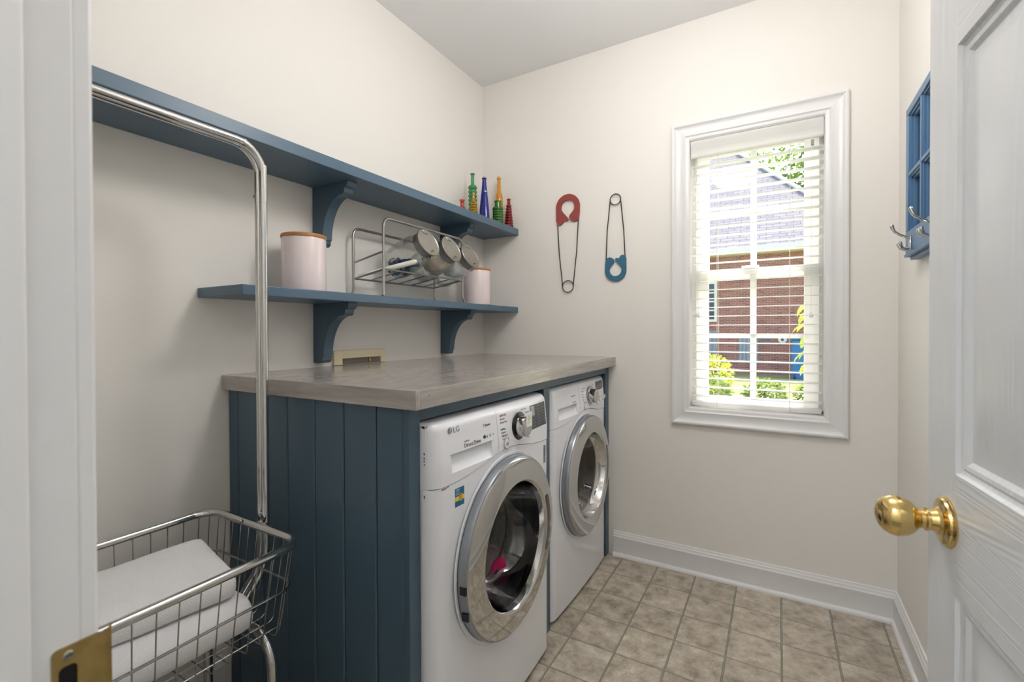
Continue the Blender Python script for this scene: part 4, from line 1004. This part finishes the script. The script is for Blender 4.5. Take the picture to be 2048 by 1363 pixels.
MB().rbox(XA + 0.0012, XB - 0.0022, yy0, yy1, 1.742, 1.756, 0.003).build('muntin', 'blue_rack', cr)
# stepped glazing bead round each light, and the panes
for i in range(ncol):
    for (z0, z1) in ((1.553, 1.742), (1.756, 1.955)):
        a, c_ = yy0 + cw * i + (0.007 if i else 0), yy0 + cw * (i + 1) - (0.007 if i < ncol - 1 else 0); prev = None; b = MB()
        for ins, x in ((0, XA + 0.006), (0.004, XA + 0.008), (0.004, XA + 0.014), (0.009, XA + 0.017), (0.009, XA + 0.026)):
            loop_ = [(x, a + ins, z0 + ins), (x, c_ - ins, z0 + ins), (x, c_ - ins, z1 - ins), (x, a + ins, z1 - ins)]
            if prev: b.add(prev + loop_, [(k, (k + 1) % 4, 4 + (k + 1) % 4, 4 + k) for k in range(4)])
            prev = loop_
        b.build('glazing_bead', 'blue_rack', cr, smooth=0)
        MB().box(XA + 0.024, XA + 0.026, a + 0.008, c_ - 0.008, z0 + 0.008, z1 - 0.008).build('pane', 'mirror', cr, smooth=0)
MB().rbox(XA - 0.004, XB, ry0, ry1, 1.466, 1.4755, 0.002).build('drip_edge', 'blue_rack', cr)
MB().rbox(XA + 0.012, XB, ry0 + 0.01, ry1 - 0.005, 1.456, 1.4665, 0.002).build('drip_edge', 'blue_rack', cr)
for hy in (-0.405, -0.675, -0.945):
    hk = MB().rbox(XA - 0.004, XA, hy - 0.012, hy + 0.012, 1.482, 1.528, 0.0018).build('coat_hook', 'chrome', cr)
    MB().tube([(XA - 0.002, hy, 1.522), (XA - 0.012, hy, 1.526), (XA - 0.030, hy, 1.536), (XA - 0.044, hy, 1.548), (XA - 0.050, hy, 1.562), (XA - 0.051, hy, 1.566)], [0.006, 0.0042, 0.0040, 0.0045, 0.0060, 0.0062], 12).build('hook_arm', 'chrome', hk)
    MB().lathe([(0.0001, -0.007), (0.0045, -0.005), (0.0066, 0), (0.0045, 0.005), (0.0001, 0.007)], (XA - 0.051, hy, 1.568), n=14).build('hook_tip', 'chrome', hk)
    for sg in (-1, 1):
        MB().tube([(XA - 0.002, hy + sg * 0.004, 1.490), (XA - 0.014, hy + sg * 0.010, 1.484), (XA - 0.026, hy + sg * 0.013, 1.490), (XA - 0.031, hy + sg * 0.014, 1.504), (XA - 0.031, hy + sg * 0.014, 1.510)], [0.004, 0.004, 0.0048, 0.0062, 0.0050], 12).build('hook_prong', 'chrome', hk)

# ================================================================== LAUNDRY CART
crt = empty('laundry_cart', (0.32, -1.95, 0)); tag(crt, 'chrome wire laundry cart with tall double hanging bar', 'laundry cart')
RX0, RX1, RY1, RY0, RZ = 0.112, 0.545, -1.685, -2.255, 0.668
def rrect(x0, x1, y0, y1, r, z, n=7):
    out = []
    for (cx, cy, a0) in ((x1 - r, y1 - r, 0), (x0 + r, y1 - r, 90), (x0 + r, y0 + r, 180), (x1 - r, y0 + r, 270)):
        for i in range(n):
            a = radians(a0 + 90 * i / (n - 1)); out.append((cx + r * cos(a), cy + r * sin(a), z))
    return out
MB().tube(rrect(RX0, RX1, RY0, RY1, 0.055, RZ), 0.0105, 14, closed=True).build('basket_rim', 'chrome', crt)
def lvl(z):   # basket tapers downwards
    k = (RZ - z) / 0.225; return RX0 + 0.024 * k, RX1 - 0.024 * k, RY0 + 0.024 * k, RY1 - 0.024 * k
ZB, ZM = RZ - 0.222, RZ - 0.108
x0, x1, y0, y1 = lvl(ZM); MB().tube(rrect(x0 - .002, x1 + .002, y0 - .002, y1 + .002, 0.05, ZM), 0.0034, 8, closed=True).build('basket_ring', 'wire', crt)
bx0, bx1, by0, by1 = lvl(ZB)
tx0, tx1, ty0, ty1 = RX0, RX1, RY0, RY1
def wire_u(a, b_, c_, d_):
    pts = [Vector(a), Vector(b_), Vector(c_), Vector(d_)]
    return pts
WR = 0.0016
nl = 13; ns = 10
for i in range(nl):
    f_ = (i + 0.9) / (nl + 0.8); yt = ty0 + (ty1 - ty0) * f_; yb = by0 + (by1 - by0) * f_
    MB().tube([(tx0, yt, RZ), (bx0, yb, ZB + 0.012), (bx0 + 0.006, yb, ZB + 0.002), (bx0 + 0.014, yb, ZB), (bx1 - 0.014, yb, ZB), (bx1 - 0.006, yb, ZB + 0.002), (bx1, yb, ZB + 0.012), (tx1, yt, RZ)], WR, 6).build('basket_wire', 'wire', crt)
for i in range(ns):
    f_ = (i + 0.9) / (ns + 0.8); xt = tx0 + (tx1 - tx0) * f_; xb = bx0 + (bx1 - bx0) * f_
    MB().tube([(xt, ty0, RZ), (xb, by0, ZB + 0.012), (xb, by0 + 0.006, ZB + 0.006), (xb, by0 + 0.014, ZB + 0.0033), (xb, by1 - 0.014, ZB + 0.0033), (xb, by1 - 0.006, ZB + 0.006), (xb, by1, ZB + 0.012), (xt, ty1, RZ)], WR, 6).build('basket_wire', 'wire', crt)
for xx, yy in ((RX0, RY1), (RX1, RY1), (RX0, RY0), (RX1, RY0)):     # corner wires
    sx = 1 if xx == RX0 else -1; sy = 1 if yy == RY0 else -1
    MB().tube([(xx + sx * 0.016, yy + sy * 0.016, RZ), (xx + sx * 0.040, yy + sy * 0.040, ZB + 0.004)], WR, 6).build('basket_wire', 'wire', crt)
# hanging bar: two tubes side by side, bent over at the top
PXs = (0.333, 0.310)
for k, xp in enumerate(PXs):
    yp, zt, rb = -1.652, 1.738, 0.075
    pts = [(xp, yp - 0.24, 0.405), (xp, yp - 0.14, 0.425), (xp, yp - 0.06, 0.47), (xp, yp - 0.018, 0.52), (xp, yp - 0.003, 0.56), (xp, yp, 0.60), (xp, yp, 1.0), (xp, yp, 1.3), (xp, yp, zt - rb)]
    pts += [(xp, yp - rb + rb * cos(a), zt - rb + rb * sin(a)) for a in [pi / 2 * i / 8 for i in range(1, 9)]]
    pts += [(xp, -2.18, zt)]
    pts += [(xp, -2.18 - 0.06 * sin(a), zt - 0.06 + 0.06 * cos(a)) for a in [pi / 2 * i / 6 for i in range(1, 7)]]
    pts += [(xp, -2.24, 0.62), (xp, -2.21, 0.45), (xp, -2.10, 0.405)]
    MB().tube(pts, 0.0098, 14).build('hanging_bar', 'chrome', crt)
    for zj in (1.588, 1.098): MB().tube([(xp, yp, zj - 0.004), (xp, yp, zj + 0.10 if zj > 1.3 else zj + 0.03)], 0.0106, 14).build('bar_sleeve', 'chrome', crt)
def rivet(x, y, z, d): return MB().lathe([(0.0055, 0), (0.005, 0.003), (0.0001, 0.005)], (x, y, z), n=12, mat=Vector((0, 0, 1)).rotation_difference(Vector(d)).to_matrix()).build('rivet', 'chrome', crt)
rivet(PXs[0] - 0.004, -1.700, 1.744, (0.3, -0.2, 1)); rivet(PXs[1] - 0.008, -1.657, 1.602, (-1, -0.6, 0)); rivet(PXs[1] - 0.008, -1.657, 1.070, (-1, -0.6, 0)); rivet(0.285, -1.695, 0.674, (0, -1, 0.5)); rivet(0.322, -1.658, 0.690, (0.4, -1, 0))
MB().rbox(0.300, 0.345, -1.678, -1.650, 0.655, 0.667, 0.003).build('bar_clamp', 'chrome', crt)
# under-basket frame, legs and castors
for yy in (-1.728, -2.19):
    zl = 0.425
    pts = [(0.165, yy, 0.10), (0.165, yy, zl - 0.07)] + [(0.165 + 0.07 - 0.07 * cos(a), yy, zl - 0.07 + 0.07 * sin(a)) for a in [pi / 2 * i / 6 for i in range(1, 7)]]
    pts += [(0.478 - 0.085 + 0.085 * sin(a), yy, zl - 0.085 + 0.085 * cos(a)) for a in [pi / 2 * i / 8 for i in range(0, 9)]] + [(0.484, yy, 0.10)]
    MB().tube(pts, 0.0125, 14).build('leg_frame', 'chrome', crt)
    rivet(0.420, yy - 0.002, zl + 0.008, (0.2, -0.4, 1))
    for xx in (0.165, 0.484):
        cs = MB().rbox(xx - 0.012, xx + 0.012, yy - 0.014, yy + 0.014, 0.062, 0.102, 0.003).build('castor_fork', 'chrome', crt)
        MB().lathe([(0.012, -0.010), (0.032, -0.010), (0.036, -0.006), (0.036, 0.006), (0.032, 0.010), (0.012, 0.010)], (xx, yy, 0.036), 'y', 24).build('castor_wheel', 'cap', cs)
for xx in (0.165, 0.484): MB().tube([(xx, -1.728, 0.16), (xx, -2.19, 0.16)], 0.0105, 12).build('base_rail', 'chrome', crt)

# folded towels lying in the basket
def towel(name, x0, x1, y0, y1, z0, z1, label, seed, tilt=0.0):
    rr = (z1 - z0) / 2 * 0.96; bm = bmesh.new(); nx, ny, nz = 22, 34, 8
    bmesh.ops.create_cube(bm, size=1); bmesh.ops.subdivide_edges(bm, edges=bm.edges[:], cuts=17, use_grid_fill=True)
    hx, hy, hz = (x1 - x0) / 2, (y1 - y0) / 2, (z1 - z0) / 2; rx = rr
    for v in bm.verts:
        p = Vector((v.co.x * 2 * hx, v.co.y * 2 * hy, v.co.z * 2 * hz))
        q = Vector((max(-hx + rr, min(hx - rr, p.x)), max(-hy + 0.018, min(hy - 0.018, p.y)), max(-hz + rr, min(hz - rr, p.z))))
        d = p - q
        if d.length > 1e-9:
            dn = d.normalized(); p = q + Vector((dn.x * rr, dn.y * 0.018, dn.z * rr)) 
        n_ = noise.noise(p * 9 + Vector((seed, 0, 0))) * 0.006 + noise.noise(p * 28 + Vector((seed, 5, 0))) * 0.002
        p.z += n_ * (1 if p.z > 0 else 0.15) + tilt * p.x; p.x += noise.noise(p * 11 + Vector((0, seed, 3))) * 0.004
        v.co = p
    c = ((x0 + x1) / 2, (y0 + y1) / 2, (z0 + z1) / 2)
    o = MB().bm(bm).build(name, 'towel', loc=(0, 0, 0), smooth=70); o.location = c; return tag(o, label, 'towel', 'white towels in the cart basket')
t1 = towel('folded_towel', 0.140, 0.462, -2.205, -1.755, 0.4515, 0.545, 'thick folded white towel lying underneath on the basket wires', 2); t1.rotation_euler.z = radians(-2)
t2 = towel('folded_towel', 0.138, 0.415, -2.165, -1.765, 0.549, 0.622, 'folded white towel on top in the cart basket', 9, -0.06); t2.rotation_euler.z = radians(-9)

# ================================================================== LAMPS (room lamp above the view, added fill light in the hall)
def globe_light(x, y, glow, col, label, drop=0.32, r=0.17):
    root = empty('globe_light', (x, y, H)); tag(root, label, 'lamp')
    m, t, b = new_mat('opal_globe_glow'); b.inputs['Base Color'].default_value = (0.9, 0.9, 0.9, 1); b.inputs['Emission Color'].default_value = col + (1,); b.inputs['Emission Strength'].default_value = glow
    MB().lathe([(0.065, 0), (0.065, -0.012), (0.05, -0.022), (0.008, -0.026)], (x, y, H), n=32).build('lamp_canopy', 'chrome', root)
    MB().tube([(x, y, H - 0.02), (x, y, H - drop + r - 0.01)], 0.006, 12).build('lamp_rod', 'chrome', root)
    MB().lathe([(0.03, r - 0.012), (0.03, r + 0.02), (0.006, r + 0.03)], (x, y, H - drop), n=24).build('globe_holder', 'chrome', root)
    MB().lathe([(max(0.0001, r * sin(pi * k / 20)), -r * cos(pi * k / 20)) for k in range(21)], (x, y, H - drop), n=32).build('globe', m, root)
globe_light(1.32, -1.15, ROOM_LAMP_GLOW, (1.0, 0.98, 0.955), 'opal globe ceiling lamp of the laundry room, out of view')
globe_light(0.98, -3.30, HALL_FILL_GLOW, (0.90, 0.95, 1.0), 'unseen opal globe added in the hallway as a fill light')  # added to throw soft frontal fill through the doorway

# ================================================================== OUTSIDE
GZ = -0.62
lawn = MB(); 
for i in range(20):
    for j in range(20):
        pass
lawn.add([(-30, 0.2, GZ), (30, 0.2, GZ), (30, 60, GZ - 0.3), (-30, 60, GZ - 0.3)], [(0, 1, 2, 3)])
struct(lawn.build('ground_lawn', 'grass', smooth=0))
# neighbouring house
NY = 20.0; EZ = 4.55
hs = empty('neighbour_house', (0, NY, GZ)); tag(hs, 'red brick neighbouring house with grey shingle hip roof, through the window', 'house')
bw = MB().box(-14, 4.2, NY, NY + 0.3, GZ - 0.4, EZ).build('brick_wall', 'brick', hs, smooth=0)
MB().box(4.0, 4.2, NY, NY + 12, GZ - 0.4, EZ).build('brick_wall', 'brick', hs, smooth=0)
MB().box(-14.6, 4.85, NY - 0.55, NY - 0.45, EZ - 0.10, EZ + 0.16).build('gutter', 'fascia', hs, smooth=0)
MB().box(-14.6, 4.85, NY - 0.5, NY + 0.02, EZ - 0.12, EZ - 0.06).build('soffit', 'fascia', hs, smooth=0)
# roof: front slope with a hip falling to the right
ex, ez_, rise = 4.85, EZ + 0.12, 6.6; run = 7.2
def slope_obj(name, quad):
    o0 = Vector(quad[0]); ux = (Vector(quad[1]) - o0).normalized(); nz = ux.cross(Vector(quad[-1]) - o0).normalized(); uy = nz.cross(ux)
    mw = Matrix((ux, uy, nz)).transposed().to_4x4(); mw.translation = o0; inv = mw.inverted()
    b = MB(); v = [inv @ Vector(q) for q in quad]; th = [Vector((p.x, p.y, p.z - 0.08)) for p in v]; n = len(v)
    b.add(v + th, [tuple(range(n)), tuple(range(2 * n - 1, n - 1, -1))] + [(i, (i + 1) % n, n + (i + 1) % n, n + i) for i in range(n)])
    o = b.build(name, 'shingle', hs, local=True, smooth=0); mw.translation = o0 - ORI[hs.name]; o.matrix_local = mw; return o
hipx = -0.55
slope_obj('roof_slope', [(-14.6, NY - 0.5, ez_), (ex, NY - 0.5, ez_), (hipx, NY - 0.5 + run, ez_ + rise), (-14.6, NY - 0.5 + run, ez_ + rise)])
slope_obj('roof_slope', [(ex, NY - 0.5, ez_), (ex, NY - 0.5 + 2 * run, ez_), (hipx, NY - 0.5 + run, ez_ + rise)])
MB().tube([(ex, NY - 0.52, ez_ + 0.03), (hipx, NY - 0.5 + run, ez_ + rise + 0.03)], 0.10, 8).build('hip_cap', 'fascia', hs)
# window with trim, door-like shutter, vent, meter, hose reel on the brick wall
wn = MB().box(-2.10, -0.74, NY - 0.06, NY + 0.01, 1.55, 3.35).build('house_window', 'fascia', hs, smooth=0)
MB().box(-1.98, -0.86, NY - 0.08, NY - 0.055, 1.67, 3.23).build('window_pane', 'ext_glass', wn, smooth=0)
for z in (2.06, 2.45, 2.84): MB().box(-1.98, -0.86, NY - 0.10, NY - 0.075, z - 0.03, z + 0.03).build('glazing_bar', 'fascia', wn, smooth=0)
for x in (-1.60, -1.23): MB().box(x - 0.02, x + 0.02, NY - 0.10, NY - 0.075, 1.67, 3.23).build('glazing_bar', 'fascia', wn, smooth=0)
for (a, c_, zt_) in ((-1.60, -0.76, 1.15), (0.12, 0.86, 0.98)):
    dd = MB().box(a, c_, NY - 0.05, NY + 0.01, -0.15, zt_).build('crawl_door', 'shutter', hs, smooth=0)
    for k in range(5):
        u = a + (c_ - a) * (k + 0.5) / 5; MB().box(u - 0.035, u + 0.035, NY - 0.08, NY - 0.045, -0.13, zt_ - 0.03).build('batten', 'greybox', dd, smooth=0)
vt = MB().box(0.92, 1.36, NY - 0.05, NY + 0.01, 0.70, 0.93).build('wall_vent', 'greybox', hs, smooth=0)
for k in range(4): MB().box(0.94, 1.34, NY - 0.07, NY - 0.045, 0.725 + 0.05 * k, 0.75 + 0.05 * k).build('louvre', 'dark', vt, smooth=0)
MB().lathe([(0.0001, -0.06), (0.10, -0.06), (0.15, -0.05), (0.16, 0.0)], (1.75, NY - 0.01, 0.78), 'y', 24).build('flood_light', 'fascia', hs)
MB().lathe([(0.0001, -0.09), (0.05, -0.085), (0.06, -0.05)], (1.75, NY - 0.01, 0.78), 'y', 16).build('light_lens', 'dark', hs)
# wheeled bin
bn = empty('wheeled_bin', (2.40, NY - 1.2, GZ - 0.1)); tag(bn, 'blue wheeled bin standing against the brick house', 'bin')
MB().prism([(2.05, NY - 0.85), (2.05, NY - 1.55), (2.75, NY - 1.55), (2.75, NY - 0.85)], GZ - 0.10, 0.80, 'z').build('bin_body', 'bin', bn, smooth=0, bevel=0.03)
MB().rbox(2.00, 2.80, NY - 1.62, NY - 0.80, 0.80, 0.93, 0.04).build('bin_lid', 'bin', bn)
for x in (2.15, 2.65): MB().lathe([(0.02, -0.03), (0.13, -0.03), (0.13, 0.03), (0.02, 0.03)], (x, NY - 1.5, GZ - 0.0), 'x', 16).build('bin_wheel', 'cap', bn)

def leaf_mesh(b, p, d, upv, L, Wd):
    d = Vector(d).normalized(); s_ = d.cross(Vector(upv))
    if s_.length < 1e-4: s_ = Vector((1, 0, 0))
    s_.normalize(); nrm = s_.cross(d); p = Vector(p)
    b.add([p, p + d * L * .35 + s_ * Wd * .5 + nrm * L * .05, p + d * L * .75 + s_ * Wd * .33, p + d * L - nrm * L * .12, p + d * L * .75 - s_ * Wd * .33, p + d * L * .35 - s_ * Wd * .5 + nrm * L * .05, p + d * L * .5 - nrm * 0.02 * L],
          [(0, 1, 6), (1, 2, 6), (2, 3, 6), (3, 4, 6), (4, 5, 6), (5, 0, 6)])
def foliage(b, c, rad, n, L, Wd, seed, flat=1.0):
    rr = random.Random(seed)
    for i in range(n):
        v = Vector((rr.gauss(0, 1), rr.gauss(0, 1), rr.gauss(0, 1))).normalized() * (0.45 + 0.55 * rr.random() ** 0.5)
        p = Vector(c) + Vector((v.x * rad[0], v.y * rad[1], v.z * rad[2]))
        leaf_mesh(b, p, (v.x + rr.uniform(-.6, .6), v.y + rr.uniform(-.6, .6), v.z * flat + rr.uniform(-.7, .5)), (rr.uniform(-1, 1), rr.uniform(-1, 1), 1), L * rr.uniform(.7, 1.3), Wd * rr.uniform(.7, 1.3))
def tree(x, y, zc, rad, label, seed, n=5200):
    r = empty('tree', (x, y, GZ)); tag(r, label, 'tree', 'trees beyond the brick house')
    MB().tube([(x, y, GZ - 0.3), (x + 0.1, y, zc * 0.5), (x - 0.1, y, zc)], [0.35, 0.28, 0.12], 10).build('trunk', 'bark', r)
    b = MB(); rr = random.Random(seed)
    for k in range(9):
        v = Vector((rr.uniform(-1, 1), rr.uniform(-1, 1), rr.uniform(-.8, .9))) * 0.62
        foliage(b, (x + v.x * rad[0], y + v.y * rad[1], zc + v.z * rad[2]), (rad[0] * .5, rad[1] * .5, rad[2] * .45), n // 9, 0.34, 0.2, seed * 13 + k)
    f_ = b.build('foliage', 'leaf', r, smooth=0); f_['kind'] = 'stuff'
tree(3.2, 35.0, 11.0, (5.0, 3.2, 4.4), 'leafy green tree rising behind the right end of the roof', 1)
tree(14.5, 33.0, 9.5, (4.2, 3.0, 4.5), 'second green tree farther right behind the house', 2, 2500)
tree(-3.5, 40.0, 13.5, (4.0, 3.0, 3.2), 'green tree showing above the roof ridge on the left', 3, 2500)
# low plants and hedge below the window view
rr = random.Random(11)
for i, (x, y, rx, rz) in enumerate(((-1.45, 10.5, 0.75, 0.42), (0.05, 10.3, 0.55, 0.34), (1.32, 10.4, 0.45, 0.34), (2.45, 10.3, 0.5, 0.36), (-0.1, 12.6, 0.55, 0.60))):
    lb = ('low green shrub at the left end of the garden bed outside', 'low green shrub second from the left in the garden bed', 'low green shrub in the middle of the garden bed outside', 'low green shrub at the right end of the garden bed', 'taller yellow-green shrub standing on the lawn behind the bed')[i]
    r = empty('shrub', (x, y, GZ)); tag(r, lb, 'shrub', 'shrubs in the bed outside the window')
    b = MB(); foliage(b, (x, y, GZ + rz * .75), (rx, 0.6, rz), 900, 0.10, 0.06, 40 + i); f_ = b.build('foliage', 'leaf_h' if i < 4 else 'leaf_y', r, smooth=0); f_['kind'] = 'stuff'
    b = MB(); b.tube([(x, y, GZ - 0.1), (x, y, GZ + rz)], 0.03, 6); b.build('stem', 'bark', r)
# leafy sapling close to the window, drooping yellow-green leaves
sp_ = empty('sapling', (1.93, 3.2, GZ)); tag(sp_, 'young sapling with drooping yellow-green leaves close outside the window', 'plant')
MB().tube([(1.93, 3.2, GZ - 0.1), (1.95, 3.2, 0.4), (1.92, 3.18, 1.0), (1.93, 3.2, 1.48)], [0.014, 0.011, 0.008, 0.004], 8).build('stem', 'bark', sp_)
rr = random.Random(5); lf = 0
for z0 in (0.62, 0.84, 0.98, 1.14, 1.26, 1.38, 1.46):
    for k in range(6):
        a = radians(90 + k * 60 + rr.uniform(-25, 25)); ln = rr.uniform(0.13, 0.19)
        st_ = Vector((1.93, 3.2, z0)); tip = st_ + Vector((cos(a) * 0.07, sin(a) * 0.07, 0.03))
        b = MB(); leaf_mesh(b, tip, (cos(a) * .8, sin(a) * .8, -0.75 + rr.uniform(-.2, .3)), (0, 0, 1), ln, ln * 0.48)
        b.tube([st_, tip], 0.0025, 5); b.build('leaf', 'leaf_y', sp_, smooth=0)
